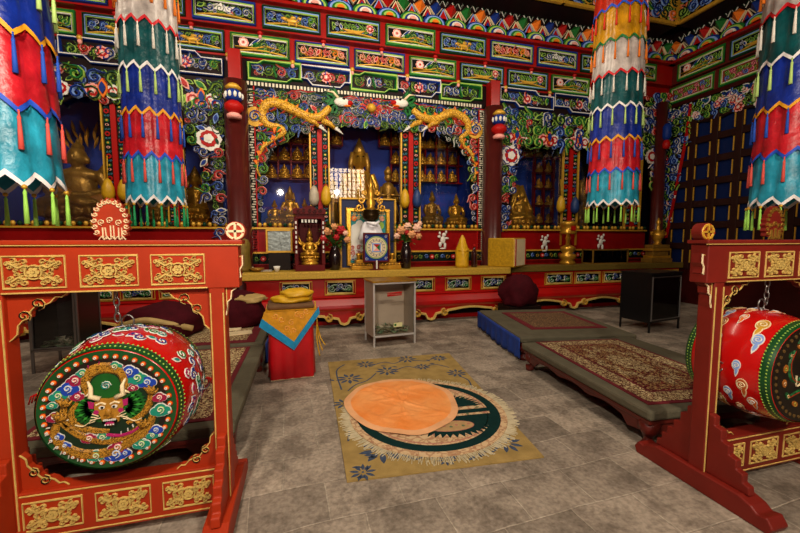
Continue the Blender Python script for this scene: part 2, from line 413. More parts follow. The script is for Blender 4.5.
# ---- carved frieze panels: shared variants drawn in panel coordinates (0..W, 0..Hh)
def panel_mesh(kind, W, Hh, rng, X=None, cloth=False):
    """frame and carving of one panel"""
    fr = MB(ident); ca = MB(ident)
    fr.poly([(0, 0), (W, 0), (W, Hh), (0, Hh)], 0, .012, BLK if not cloth else M('dull_orange_ground', '#7a2a10', .6))
    e = [(LGR, WHT, BLU), (LBL, LGR, DGR), (LGR, WHT, GRN)][kind % 3]
    fr.rect(.012, .012, W-.012, Hh-.012, .026, .045, e[2]); fr.rect(.036, .036, W-.036, Hh-.036, .018, .035, e[0]); fr.rect(.055, .055, W-.055, Hh-.055, .012, .03, e[1])
    x0, z0, x1, z1 = .08, .08, W-.08, Hh-.08
    pal = [(LGR, DGR), (WHT, BLU), (LGR, GRN), (LBL, BLU), (LGR, DGR)]
    if not cloth: ca.rib([(x0+(x1-x0)*k/10, z0-.02+.045*sin(PI*k/10)) for k in range(11)], .03, .04, GLDP)
    if kind == 0:      # bird among leaves
        arab(ca, x0, z0+.03, x1, z1, rng, pal, .13, .012, .03)
        c = (W*.5, Hh*.52)
        ca.poly([(c[0]-.16, c[1]-.02), (c[0]-.05, c[1]+.09), (c[0]+.02, c[1]+.04), (c[0]+.17, c[1]+.05), (c[0]+.1, c[1]-.01), (c[0]+.14, c[1]-.07), (c[0]-.02, c[1]-.03)], .02, .05, WHT)
        ca.rib([(c[0]-.02, c[1]+.02), (c[0]-.1, c[1]+.06), (c[0]-.18, c[1]+.03)], .02, .05, WHT, .01, False, True)
        ca.poly([(c[0]+.1, c[1]-.01), (c[0]+.16, c[1]-.07), (c[0]+.1, c[1]-.05)], .02, .052, CRED)
    elif kind == 1:    # golden beast
        arab(ca, x0, z0+.03, x1, z1, rng, pal, .13, .012, .03)
        c = (W*.5, Hh*.45)
        for dx, dz, rx, rz in ((0, 0, .13, .045), (.13, .05, .05, .035), (-.13, .02, .06, .03), (-.05, -.05, .02, .05), (.07, -.05, .02, .05), (.02, .05, .06, .03)):
            ca.ell((c[0]+dx, c[1]+dz, .03), (rx, rz, .03), GLDP, 8, 6)
        ca.disc((c[0]+.14, c[1]+.06), .012, .05, .065, BLK, 6)
    elif kind == 2:    # peony spray
        for k in range(9): ca.leaf((W*.35+rng.uniform(-.05, .1), Hh*.45), rng.uniform(.1, .3), rng.uniform(-.6, .9), .025, rng.choice([(LGR, DGR), (WHT, BLU), (LGR, GRN)]), .012, .02)
        arab(ca, W*.5, z0+.03, x1, z1, rng, pal, .13, .012, .03)
        ca.rib([(x0, z0+.05), (W*.4, Hh*.35), (W*.6, Hh*.5), (x1-.05, z0+.06)], .03, .04, GLDP, .012, False, True)
        ca.flower((W*.22, Hh*.58), .085, (PNK, WHT, CRED), .02)
    elif kind == 3:    # gold scroll with flowers
        arab(ca, x0, z0+.03, x1, z1, rng, [(GLDP, PNK), (LGR, DGR), (PNK, CRED), (GLDP, ORG)], .14, .012, .03)
    elif kind == 4:    # boat shaped gold leaf and blossom
        arab(ca, x0, z0+.03, x1, z1, rng, pal, .12, .012, .02)
        ca.poly([(W*.28, Hh*.42), (W*.4, Hh*.3), (W*.62, Hh*.3), (W*.72, Hh*.46), (W*.55, Hh*.4)], .02, .05, GLDP)
        ca.flower((W*.8, Hh*.6), .075, (PNK, CRED, WHT), .02)
    else:              # interlaced scroll on orange
        arab(ca, x0, z0, x1, z1, rng, [(LGR, GRN), (LBL, BLU), (PNK, MAG)], .12, .012, .02)
    return mesh_of('carved_panel', fr), mesh_of('carving', ca)
rng = random.Random(4)
PW, PH = .98, .36
VAR = [panel_mesh(k, PW, PH, rng) for k in range(5)]
VARO = panel_mesh(5, PW, PH, rng, cloth=True)
def place_panel(parent, v, org, side):
    o = part('carved_panel', v[0], parent); c = part('carving', v[1], o)
    if side == 'B': o.matrix_local = Matrix(((1, 0, 0, org[0]), (0, 0, -1, org[1]), (0, 1, 0, org[2]), (0, 0, 0, 1)))
    else: o.matrix_local = Matrix(((0, 0, -1, org[0]), (-1, 0, 0, org[1]), (0, 1, 0, org[2]), (0, 0, 0, 1)))
    return o
def frieze(nm, side):
    f = MB()
    if side == 'B': f.box((XL, 7.16, 4.62), (XR, 7.3, 5.06), WDR if 0 else RED); f.box((XL, 7.0, 5.05), (XR, 7.3, 5.5), RED)
    else: f.box((XR-.14, YF, 4.62), (XR, 7.16, 5.06), WDR); f.box((XR-.25, YF, 5.05), (XR, 7.0, 5.5), WDR)
    t = struct(nm, f)
    seq = [2, 0, 1, 0, 1, 4, 2, 1, 3, 0, 4, 2]
    if side == 'B':
        for k in range(-4, 8):
            x = -.56+1.075*k
            if x > XL and x+PW < XR-.25: place_panel(t, VAR[seq[(k+4) % 12]], (x, 6.998, 5.085), 'B')
            x = -1.1+1.065*k
            if x > XL and x+PW < XR-.15: place_panel(t, VAR[(seq[(k+6) % 12]+(k % 2)*2) % 5], (x, 7.158, 4.655), 'B')
        g = MB()
        for k in range(-4, 8):
            x = -.56+1.075*k-.047; g.ell((x, 7.1, 5.04), (.05, .05, .045), CRED, 8, 6); g.ell((x, 7.1, 4.98), (.03, .03, .03), PNK, 8, 5); g.ell((x, 7.08, 5.09), (.04, .03, .03), GLDP, 8, 5)
            x = -1.1+1.065*k-.04; g.ell((x, 7.12, 4.62), (.045, .04, .04), GLDP, 8, 6); g.ell((x, 7.12, 4.56), (.035, .03, .04), PNK, 8, 5)
        part('pendant_boss', g, t)
    else:
        for k in range(7):
            y = 6.85-1.075*k; place_panel(t, VAR[(k*2+2) % 5], (XR-.252, y, 5.085), 'R')
            y = 7.1-1.075*k; place_panel(t, VARO if k % 3 < 2 else VAR[3], (XR-.142, y, 4.655), 'R')
    # scalloped rainbow ends and hanging diamond gems under the eaves
    sc = MB(); gm = MB()
    def put(m, a, h, z): return (a, 7.3-h, z) if side == 'B' else (XR-h, a, z)
    X = WB(7.3) if side == 'B' else WR(XR)
    a0, a1 = (XL, XR) if side == 'B' else (-7.0, 3.0)
    sc.X = X; gm.X = X
    n = int((a1-a0)/.44)
    for k in range(n+1):
        a = a0+.44*k
        cols = [(BLU, LBL, GRN, LGR, ORG), (GRN, LGR, BLU, WHT, PNK)][k % 2]
        for j, m in enumerate(cols):
            rr = .235-.042*j
            P = [(a+rr*cos(q)*1.0, 5.52+rr*sin(q)*.75) for q in [PI*i/10 for i in range(11)]]
            sc.poly(P, .25, .4+.02*j, m)
    sc.box((a0, 5.47, .2), (a1, 5.525, .42), RED); sc.box((a0, 5.5, .0), (a1, 6.2, .26), DKM)
    n = int((a1-a0)/.315); cols = [ORG, BLU, CRED, GRN]
    for k in range(n+1):
        a = a0+.315*k+.1; m = cols[k % 4]; z = 5.86
        P = [(a-.12, z+.02), (a, z-.13), (a+.12, z+.02), (a, z+.13)]
        v = [(p[0], p[1], .3) for p in P]+[(a, z+.03, .46)]
        gm.add(v, [(0, 1, 4), (1, 2, 4), (2, 3, 4), (3, 0, 4), (3, 2, 1, 0)], m)
        gm.rib([(a-.13, z+.02), (a, z-.145), (a+.13, z+.02)], .012, .05, CRM, .28)
        q = a+.1575
        for dz, w, m2 in ((-.1, .1, LBL if k % 2 else CRM), (-.1, .08, CRED), (-.1, .042, cols[(k+1) % 4])):
            gm.poly([(q-w, z-.16), (q+w, z-.16), (q, z-.16+w*1.9)], .27, .33-.0-w*.2, m2)
        gm.lay([(q-.12, z+.2), (q-.06, z+.1), (q, z+.2), (q+.06, z+.1), (q+.12, z+.2)], .03, .04, (WHT, DGR), .27, False)
    part('scalloped_moulding', sc, t); part('gem_row', gm, t)
    return t
frieze('trim_1', 'B'); frieze('trim_2', 'R')
# ---- carved eave boards above the gems
for nm, side in (('trim_3', 'B'), ('trim_4', 'R')):
    X = WB(7.3) if side == 'B' else WR(XR); a0, a1 = (XL, XR-.8) if side == 'B' else (-6.5, 3.0)
    f = MB(X); f.box((a0, 6.04, .0), (a1, 6.75, .78), DKM); f.box((a0, 6.04, .75), (a1, 6.1, .84), GLDP); f.box((a0, 6.62, .75), (a1, 6.7, .84), GLDP)
    t = struct(nm, f)
    r2_ = random.Random(9); g = MB(X)
    arab(g, a0, 6.13, a1, 6.6, r2_, [(LBL, BLU), (LGR, DGR), (GLDP, DGR), (LGR, GRN), (PNK, ORG)], .24, .78, .05, 0, .3)
    for k in range(int((a1-a0)/1.3)): g.box((a0+1.3*k, 6.04, .77), (a0+1.3*k+.06, 6.66, .86), GLDP)
    part('carving', g, t)
# ---- third row: interlocking meander frames
def meander(mb, x0, x1, z0, z1, k, cb):
    e = (LGR, GRN) if k % 2 == 0 else (WHT, BLU)
    w = x1-x0; s = .09; q = w*.28
    if cb: P = [(x0, z0+s), (x0+q, z0+s), (x0+q+s, z0), (x1, z0), (x1, z1-s), (x1-q, z1-s), (x1-q-s, z1), (x0, z1)]
    elif k % 2: P = [(x0, z0+.1), (x0+.1, z0+.1), (x0+.1+s, z0), (x1-.1-s, z0), (x1-.1, z0+.1), (x1, z0+.1), (x1, z1), (x0, z1)]
    else: P = [(x0, z0), (x1-q, z0), (x1-q+s, z0+.07), (x1, z0+.07), (x1, z1), (x0+q, z1), (x0+q-s, z1-.06), (x0, z1-.06)]
    mb.rib(P, .05, .06, e[1], .02, True); mb.rib(P, .022, .075, e[0], .02, True)
    mb.rib([(x0+w*.5+.02*cos(i), z0+(z1-z0)*(.2+.6*i/4)) for i in range(5)], .035, .05, e[1], .02)
    arab(mb, x0+.06, z0+.09, x1-.06, z1-.06, rng, PALW, .17, .02, .045, 0, .3)
    if k % 2: mb.flower(((x0+x1)/2, (z0+z1)/2), .1, (PNK, CRED, WHT), .05)
f = MB(WB(7.2)); f.box((XL, 4.2, 0), (XR, 4.64, .02), DKM); t = struct('trim_5', f)
for k in range(5):
    a = XC1+.2+k*(XC2-XC1-.4)/5; bq = a+(XC2-XC1-.4)/5-.02
    g = MB(WB(7.2)); meander(g, a, bq, 4.27, 4.6, k, False); part('carved_panel', g, t)
for (u0, u1, n) in ((-4.75, XC1-.2, 3), (XC2+.2, 8.0, 3)):
    for k in range(n):
        a = u0+k*(u1-u0)/n; g = MB(WB(7.2)); meander(g, a+.02, a+(u1-u0)/n-.02, 4.27, 4.62, 1, True); part('carved_panel', g, t)
# right wall: peony valance over the lattice
f = MB(WR(XR)); f.box((-7.1, 4.56, 0), (3.0, 4.64, .16), MAR)
P = [(-7.1, 4.58)]+[(-7.1+.0+i*.33, 3.98+.1*abs(sin(i*1.1))-(.5 if i == 0 else .2 if i == 1 else 0)) for i in range(31)]+[(3, 4.58)]
f.poly(P, .02, .1, DKM); t = struct('trim_6', f)
g = MB(WR(XR)); r6 = random.Random(3)
arab(g, -7.05, 4.1, -1.2, 4.55, r6, [(LGR, DGR), (LBL, BLU), (LGR, GRN)], .17, .1, .04)
for k in range(46): g.flower((-7.0+r6.uniform(0, 5.8), r6.uniform(4.06, 4.48)), r6.uniform(.06, .1), r6.choice([(PNK, WHT, CRED), (PNK, CRED, WHT), (WHT, PNK, CRED)]), .13, 6)
for k in range(30): g.leaf((-7.0+.2*k, 4.55), .2, -.6 if k % 2 else -2.2, .05, (WHT, BLU), .12, .03)
part('carving', g, t)
# right wall lattice: dark frame, gilt rods, blue panes set behind
def wallR(px, py, X=XR-.12): d = ray(px, py); t = X/d[0]; return (-d[1]*t, EYE+d[2]*t)
P = [wallR(*p) for p in ((669, 112), (692, 104), (687, 140), (680, 175), (673, 210), (667, 238), (665, 238), (664, 180))]
g = MB(WR(XR)); g.poly(P, .1, .13, DKM); s_ = part('column_carving', g, t)
g = MB(WR(XR)); arab(g, min(p[0] for p in P), min(p[1] for p in P), max(p[0] for p in P), max(p[1] for p in P), r6, [(WHT, BLU), (LGR, DGR), (LBL, BLU)], .22, .13, .06, 0, .3, pip(P)); g.rib(P[1:6], .035, .06, CRED, .13)
for k in range(7): g.flower((P[7][0]+.12-.02*k, P[7][1]-.9+.32*k), .09, (PNK, WHT, CRED), .16, 6)
part('cloud_scrolls', g, s_)
LAT = M('dark_lattice_wood', '#2c120c', .5, var=.3, vs=6, spec=.2)
f = MB(WR(XR)); NV, NH = 12, 7
for i in range(NV+1): a = -7.0+.46*i; f.box((a-.06, .8, .03), (a+.06, 4.2, .12), LAT)
for j in range(NH+1): z = .85+.47*j; f.box((-7.06, z-.07, .03), (-1.4, z+.07, .11), LAT)
lt = struct('window_2', f, None, .006)
g = MB(WR(XR))
for i in range(NV):
    a = -7.0+.46*i
    for j in range(NH):
        z = .85+.47*j
        for q, m in ((.085, GLDP), (.375, GLDP)): g.box((a+q-.009, z+.09, .1), (a+q+.009, z+.38, .118), m)
part('gilt_rods', g, lt)
g = MB(WR(XR)); g.box((-7.0, .85, .005), (-1.45, 4.1, .03), M('blue_glass_pane', '#0b1c48', .4, spec=.2)); part('pane', g, lt)
f = MB(WR(XR)); f.box((-7.1, 0, 0), (3.0, .8, .1), MAR); struct('baseboard_right', f)
YS = 7.2
FLZ = 1.72          # floor of the glazed shrines
ORNB = M('ornament_black_green', '#0a1812', .5, spec=.1)
GBR = M('gilt_brown', '#5a3c18', .5, .3, var=.3, vs=20)  # brown gilt colour with noise variation, assigned to no part
def ornament_strip(mb, x0, x1, z0, z1, base=.02):
    w = x1-x0; mb.box((x0, z0, base-.015), (x1, z1, base), ORNB); c = (x0+x1)/2; z = z0+.06; k = 0
    while z < z1-.05:
        if k % 5 == 0:
            mb.disc((c, z), w*.4, base, base+.012, CRED, 9); mb.disc((c, z), w*.17, base, base+.018, BLK, 7)
        elif k % 5 in (1, 4):
            for s in (-1, 1): mb.curl((c+s*w*.2, z), w*.2, 0, 1.1, s, w*.13, .014, (LBL, TEA), base, 8)
        elif k % 5 == 2: mb.disc((c, z), w*.3, base, base+.012, PNK, 6, w*.2); mb.disc((c, z), w*.14, base, base+.016, DGR, 6)
        else: mb.disc((c, z), w*.36, base, base+.01, GRN, 6, w*.26); mb.disc((c, z), w*.16, base, base+.015, GLDP, 6)
        z += w*.72; k += 1
def post_into(root, px0, px1, z0, z1):
    x0, x1 = at(px0, 190, YS).x, at(px1, 190, YS).x; w = x1-x0; X = WB(YS)
    g = MB(X)
    g.box((x0, z0, -.08), (x1, z1, 0), MAR); g.box((x0, z0, 0), (x0+w*.07, z1, .05), GLDP); g.box((x1-w*.07, z0, 0), (x1, z1, .05), GLDP)
    g.box((x0+w*.4, z0, 0), (x0+w*.62, z1, .045), CRED)
    p = part('post', g, root)
    h = MB(X); ornament_strip(h, x0+w*.09, x0+w*.38, z0, z1); ornament_strip(h, x0+w*.64, x1-w*.09, z0, z1); part('painted_ornament', h, p)
    return x0, x1
def white_lion(c, s):
    g = MB(WB(7.085))
    for dx, dz, r, rz in ((0, 0, .05, .07), (.02, .09, .04, .04), (-.05, -.08, .03, .05), (.04, -.1, .025, .06), (.07, .03, .045, .02), (-.07, .06, .035, .025), (-.06, .12, .02, .03), (.06, .14, .02, .03), (.0, -.15, .06, .015)):
        g.ell((c[0]+dx*s, c[1]+dz*s, .02), (r*s, rz*s, .02), WHT, 8, 6)
    return g
def base_panel(root, x0, x1, lions):
    X = WB(7.1)
    g = MB(X); g.box((x0, .9, -.9), (x1, FLZ-.02, 0), REDD)
    p = part('base_panel', g, root)
    h = MB(X)
    h.box((x0, 1.01, 0), (x1, 1.03, .05), RED); h.box((x0, 1.03, 0), (x1, 1.22, .015), ORNB); h.box((x0, 1.22, 0), (x1, 1.25, .04), GLDP)
    n = int((x1-x0)/.115)
    for k in range(n):
        a = x0+(x1-x0)*(k+.5)/n
        if k % 4 == 1: h.disc((a, 1.125), .05, .015, .03, CRED, 8); h.disc((a, 1.125), .022, .03, .036, PNK, 6)
        else: h.curl((a, 1.125), .048, k, 1.2, 1 if k % 2 else -1, .03, .025, [(LGR, DGR), (LBL, BLU), (GLDP, DGR)][k % 3], .015, 9)
    part('painted_ornament', h, p)
    h = MB(X); h.box((x0, 1.66, 0), (x1, 1.69, .05), GLDP)
    n = int((x1-x0)/.085)
    for k in range(n): h.ell((x0+(x1-x0)*(k+.5)/n, 1.735, .02), (.036, .045, .03), GLDP if k % 3 else DGR, 7, 5)
    part('lotus_rim', h, p)
    for c in lions: part('white_motif', white_lion(c, 1.15), p)
def grid(root, V, H, Y=8.0, w=.03):
    """V: list of (px, py0, py1); H: list of (py, px0, px1)"""
    g = MB()
    for px, a, b_ in V:
        p, q = at(px, a, Y), at(px, b_, Y); x = at(px, (a+b_)/2, Y).x
        g.box((x-w/2, Y-.04, q.z), (x+w/2, Y+.06, p.z), REDD)
    for py, a, b_ in H:
        p, q = at(a, py, Y), at(b_, py, Y); z = at((a+b_)/2, py, Y).z
        g.box((p.x, Y-.05, z-w/2), (q.x, Y+.1, z+w/2), REDD)
    return part('shelf_grid', g, root)
def bay(name, label, x0, x1, ztop):
    r = thing(name, label, 'shrine', ((x0+x1)/2, 7.2, 0))
    o = MB(); cx = (x0+x1)/2
    o.box((x0, 8.25, .5), (x1, 8.32, ztop), DBL); o.box((x0, 7.25, FLZ-.04), (x1, 8.3, FLZ), REDD)
    o.box((x0, 7.3, .5), (x0+.05, 8.3, ztop), DBL); o.box((x1-.05, 7.3, .5), (x1, 8.3, ztop), DBL); o.box((x0, 7.3, ztop-.05), (x1, 8.3, ztop), DBL)
    cb = MB(); cb.v = [(v[0], v[1], v[2]) for v in o.v]; cb.f, cb.fm, cb.fs, cb.mats = o.f, o.fm, o.fs, o.mats
    return r, o
def child(root):       # parts are written in world coordinates; shift them to the root
    for c in root.children:
        c.matrix_parent_inverse = Matrix.Translation(-Vector(root.location))
# ---------------- centre shrine with the dragons
cx0, cx1 = XC1+.19, XC2-.19
CS, o = bay('shrine_cabinet', 'glazed middle shrine between the two columns, gold dragons over its blue interior', cx0, cx1, 4.15)
part('cabinet_case', o, CS)
pl = post_into(CS, 310, 330, 1.7, 3.72); pr_ = post_into(CS, 400, 420, 1.7, 3.72)
base_panel(CS, cx0, cx1, [(at(443, 240, 7.06).x, at(443, 240, 7.06).z)])
for a, b_ in ((cx0+.1, pl[0]), (pl[1], pr_[0]), (pr_[1], cx1-.1)):
    g = MB(); g.box((a, 7.215, FLZ), (b_, 7.221, 3.9), GLS); part('glass_pane', g, CS)
grid(CS, [(278, 126, 179), (291, 126, 179), (304, 126, 179)], [(126, 262, 311), (144, 262, 311), (161.5, 262, 311), (179, 262, 311)])
grid(CS, [(331, 126, 146), (342, 126, 146)], [(126, 331, 342), (146, 331, 342)])
grid(CS, [(379, 126, 147), (391, 126, 225), (401, 126, 225)], [(126, 379, 402), (147, 379, 402), (165, 391, 402), (183, 391, 402), (203, 391, 402)])
grid(CS, [(425, 131, 183), (436, 131, 183), (447, 131, 183), (458, 131, 183)], [(131, 419, 466), (149.5, 419, 466), (165.5, 419, 466), (183, 419, 466)])
# carved spandrel board
lb = [(371, 128), (350, 127), (330, 128), (312, 131), (296, 133), (286, 139), (274, 150), (268, 163), (265, 180), (263, 200), (260, 225), (258, 250)]
rb_ = [(476, 250), (474, 240), (471, 210), (469, 185), (467, 165), (462, 152), (450, 143), (436, 133), (415, 131), (395, 130)]
B = [ab(*p, YS) for p in lb]; Rr = [ab(*p, YS) for p in rb_]
zt = 4.14
P = [(cx0, zt), (cx0, B[-1][1])]+B[::-1]+Rr[::-1]+[(cx1, Rr[0][1]), (cx1, zt)]
g = MB(WB(YS)); g.poly(P, .03, .08, M('spandrel_green_black', '#06100c', .5, spec=.1)); sp = part('arch_carving', g, CS)
rr = random.Random(21); inn = pip(P)
g = MB(WB(YS)); PALC = [(WHT, BLU), (LGR, GRN), (WHT, BLU), (PNK, CRED), (LGR, DGR), (LBL, BLU), (WHT, DGR)]
arab(g, cx0+.1, 1.5, cx1-.1, zt-.02, rr, PALC, .19, .08, .055, 0, .2, inn)
for k in range(46):     # trailing cloud streaks
    px = rr.uniform(256, 480); py = rr.uniform(93, 112); c = ab(px, py, YS)
    if inn(*c): g.lay([(c[0]-.2, c[1]-.02), (c[0]-.06, c[1]+.02), (c[0]+.06, c[1]-.01), (c[0]+.2, c[1]+.015)], .05, .05, rr.choice([(WHT, BLU), (WHT, CRED), (LGR, DGR)]), .09)
for px, py, s in ((347, 121, .13), (370, 123, .12), (391, 122, .13), (360, 113, .1), (382, 113, .1)):
    c = ab(px, py, YS); pr = [(WHT, BLU), (LGR, GRN), (WHT, BLU), (WHT, CRED), (WHT, CRED)][rr.randrange(5)]
    g.disc(c, s*1.5, .08, .1, pr[1], 10, s*.7); g.curl(c, s, 0, 1.6, 1, .05, .06, pr, .1, 16)
part('cloud_scrolls', g, sp)
SCA = PAT('dragon_scale_gold', '#d9a02c', '#7a4e12', '#efc65a', 30, .4)
def dragon(path, head, flip, claws):
    g = MB(WB(YS))
    P = smooth([(*ab(x, y, YS), .12+(.03 if i % 2 else 0)) for i, (x, y) in enumerate(path)], 5); N = len(P)
    g.tube(P, [.088*(.55+.45*sin(PI*min(1, (i+4)/(N*.62))))*(1 if i < N*.6 else 1-.75*(i-N*.6)/(N*.4)) for i in range(N)], SCA, 10)
    for x, y in claws:
        c = ab(x, y, YS)
        g.tube([(*c, .13), (c[0]+flip*.14, c[1]-.05, .15), (c[0]+flip*.22, c[1]-.12, .13)], [.06, .05, .03], SCA, 7)
        for k in range(4): g.tube([(c[0]+flip*.22, c[1]-.12, .13), (c[0]+flip*(.28+.03*k), c[1]-.1-.04*k, .16)], [.022, .008], WHT, 5)
    for i in range(4, N-6, 2):
        tx, tz = P[i+1][0]-P[i-1][0], P[i+1][1]-P[i-1][1]; l = hypot(tx, tz) or 1; sd = 1 if flip > 0 else -1; q = .07*(1 if i < N*.6 else .5)
        g.poly([(P[i-1][0], P[i-1][1]), (P[i+1][0], P[i+1][1]), (P[i][0]+sd*tz/l*q*1.9-tx/l*.02, P[i][1]-sd*tx/l*q*1.9-tz/l*.02)], .12, .17, [GRN, ORG][i % 4 // 2])
    d = part('dragon', g, CS)
    h = MB(WB(YS)); c = ab(*head, YS)
    for k in range(9):      # green mane
        a = PI*.25+k*PI*1.5/8
        dx = -flip*abs(cos(a))*.3; dz = sin(a)*.24
        h.leaf((c[0]-flip*.06, c[1]), .3, atan2(dz, dx), .06, (DGR, GRN), .1, .05)
    h.disc((c[0]-flip*.12, c[1]), .18, .09, .12, DGR, 12, .17)
    h.ell((c[0]+flip*.02, c[1], .15), (.15, .085, .06), WHT, 10, 7); h.ell((c[0]+flip*.16, c[1]-.005, .15), (.07, .05, .05), CRED, 8, 6)
    h.ell((c[0]+flip*.05, c[1]+.05, .2), (.03, .025, .02), BLK, 6, 5); h.ell((c[0]+flip*.1, c[1]-.06, .16), (.1, .02, .03), ORG, 8, 5)
    h.tube([(c[0]-flip*.05, c[1]+.07, .16), (c[0]-flip*.14, c[1]+.16, .17), (c[0]-flip*.25, c[1]+.17, .16)], [.025, .02, .008], CRM, 6)
    h.lay([(c[0]+flip*.12, c[1]-.03), (c[0]+flip*.2, c[1]-.1), (c[0]+flip*.32, c[1]-.06)], .025, .04, (WHT, WHT), .12)
    part('head', h, d)
    f2 = MB(WB(YS))
    for i in range(6, N-12, 4): f2.lay([(P[i][0], P[i][1]), (P[i][0]+flip*.03, P[i][1]-.09), (P[i][0]-flip*.06, P[i][1]-.15)], .05, .06, (ORG, CRED), .1)
    part('flame_mane', f2, d)
dragon([(329, 110), (318, 120), (305, 118), (292, 112), (279, 106), (268, 107), (263, 116), (268, 127), (280, 129), (284, 135), (274, 141), (264, 149), (259, 160), (258, 170), (261, 178)], (340, 105), 1, [(306, 121), (322, 123)])
dragon([(411, 112), (420, 120), (434, 121), (446, 116), (456, 117), (464, 124), (465, 134), (458, 140), (462, 147), (468, 155), (472, 166), (472, 176), (469, 182)], (400, 106), -1, [(436, 124), (419, 124)])
g = MB(WB(YS)); c = ab(370, 111, YS); g.ell((*c, .16), .085, GLDP, 12, 8)
for k in range(9):
    a = PI*k/8; g.leaf((c[0]+.07*cos(a), c[1]+.05*sin(a)), .16, a, .04, (ORG, CRED), .09, .05)
part('flaming_pearl', g, sp)
for px, py in ((256, 119), (472, 132)):
    c = ab(px, py, YS); h = MB(WB(YS)); h.disc(c, .17, .09, .14, GLDP, 16); h.curl(c, .11, 0, 1.7, 1, .05, .05, (WHT, BLU), .14, 14); part('cloud_disc', h, sp)
# dotted border strip
h = MB(WB(YS)); DIA = M('border_grey', '#c9c0a8', .5)
for x0, x1, z0, z1 in ((cx0-.02, cx0+.1, 1.0, 4.14), (cx1-.1, cx1+.02, 1.0, 4.14), (cx0-.02, cx1+.02, 4.13, 4.24)):
    h.box((x0, z0, .05), (x1, z1, .09), BLK)
    if x1-x0 < 1:
        for k in range(int((z1-z0)/.045)):
            z = z0+.045*k+.02; q = (.0, .02, -.0, -.02)[k % 4]; h.box(((x0+x1)/2+q-.03, z-.012, .09), ((x0+x1)/2+q+.03, z+.012, .1), DIA)
            h.box((x0, z-.014, .09), (x0+.012, z+.014, .1), DIA); h.box((x1-.012, z-.014, .09), (x1, z+.014, .1), DIA)
        h.box((x0 if x0 > 1 else x1-.02, z0, .09), ((x0 if x0 > 1 else x1-.02)+.02, z1, .115), CRED)
    else:
        for k in range(int((x1-x0)/.06)): h.box((x0+.06*k, z0+.025, .09), (x0+.06*k+.035, z0+.085, .1), DIA)
part('border_strip', h, CS)
child(CS)
# ---------------- side shrines
def side_shrine(label, x0, x1, posts, strips, peonies, lions, seed, tipz, grids=None):
    r, o = bay('shrine_cabinet', label, x0, x1, 4.2); part('cabinet_case', o, r)
    xs = [post_into(r, a, b_, 1.7, 4.1) for a, b_ in posts]
    base_panel(r, x0, x1, lions)
    cuts = [x0]+[v for q in sorted(xs) for v in q]+[x1]
    for i in range(0, len(cuts), 2):
        g = MB(); g.box((cuts[i], 7.215, FLZ), (cuts[i+1], 7.221, 4.1), GLS); part('glass_pane', g, r)
    n = 24; P = [(x0, 4.22)]+[(x0+(x1-x0)*k/n, tipz+.12*abs(sin(PI*k/4))) for k in range(n+1)]+[(x1, 4.22)]
    g = MB(WB(YS)); g.poly(P, .03, .07, DKM); v = part('valance_carving', g, r)
    q = random.Random(seed); g = MB(WB(YS)); arab(g, x0, tipz, x1, 4.2, q, [(LGR, DGR), (WHT, BLU), (LBL, BLU), (LGR, GRN), (PNK, CRED), (LGR, DGR)], .26, .07, .06, 0, .3, pip(P))
    for k in range(5):
        xx = x0+(x1-x0)*(.1+.2*k); g.flower((xx-.14, tipz+.2), .12, (PNK, CRED, WHT), .1); g.flower((xx+.14, tipz+.2), .12, (WHT, CRED, PNK), .1); g.leaf((xx, tipz+.1), .3, PI/2, .07, (ORG, BLU), .11, .05)
    part('cloud_scrolls', g, v)
    for S in strips:
        P = [ab(*p, YS) for p in S]; g = MB(WB(YS)); g.poly(P, .04, .09, DKM); s_ = part('column_carving', g, r)
        zz = [p[1] for p in P]; xx = [p[0] for p in P]; g = MB(WB(YS))
        arab(g, min(xx), min(zz), max(xx), max(zz), q, [(WHT, BLU), (WHT, BLU), (LGR, GRN), (LGR, DGR), (LBL, BLU), (PNK, CRED)], .2, .09, .06, 0, .25, pip(P))
        part('cloud_scrolls', g, s_)
    for px, py, rr_ in peonies:
        g = MB(WB(YS)); g.flower(ab(px, py, YS), rr_, (WHT, CRED, WHT), .13, 9); part('carved_peony', g, r)
    for V, H in (grids or []): grid(r, V, H)
    child(r); return r
side_shrine('glazed shrine on the left behind the hanging banner, holding gilt deities', -4.75, XC1-.19, [(106, 130), (168, 186)],
    [[(224, 92), (224, 238), (216, 236), (212, 215), (207, 200), (206, 180), (203, 165), (198, 152), (192, 142), (186, 128), (184, 104)]], [(211, 141, .2)], [], 5, 3.62)
side_shrine('glazed shrine on the right with carved peonies, right of the brown column', XC2+.19, 8.0, [(561, 577), (624, 640)],
    [[(500, 108), (500, 232), (506, 230), (508, 205), (511, 190), (513, 175), (517, 160), (520, 145), (526, 132), (530, 118)],
     [(642, 100), (666, 95), (672, 130), (668, 170), (662, 205), (656, 232), (650, 232), (648, 190), (644, 150)]], [(507, 157, .21), (646, 158, .17)],
    [(at(545, 243, 7.06).x, at(545, 243, 7.06).z), (at(601, 242, 7.06).x, at(601, 242, 7.06).z)], 6, 3.42,
    [([(534, 142, 224), (543.6, 142, 224), (553, 142, 224), (524, 142, 158)], [(142, 522, 563), (158, 522, 563), (173, 534, 554), (189, 534, 554), (206, 534, 554), (224, 534, 554)])])
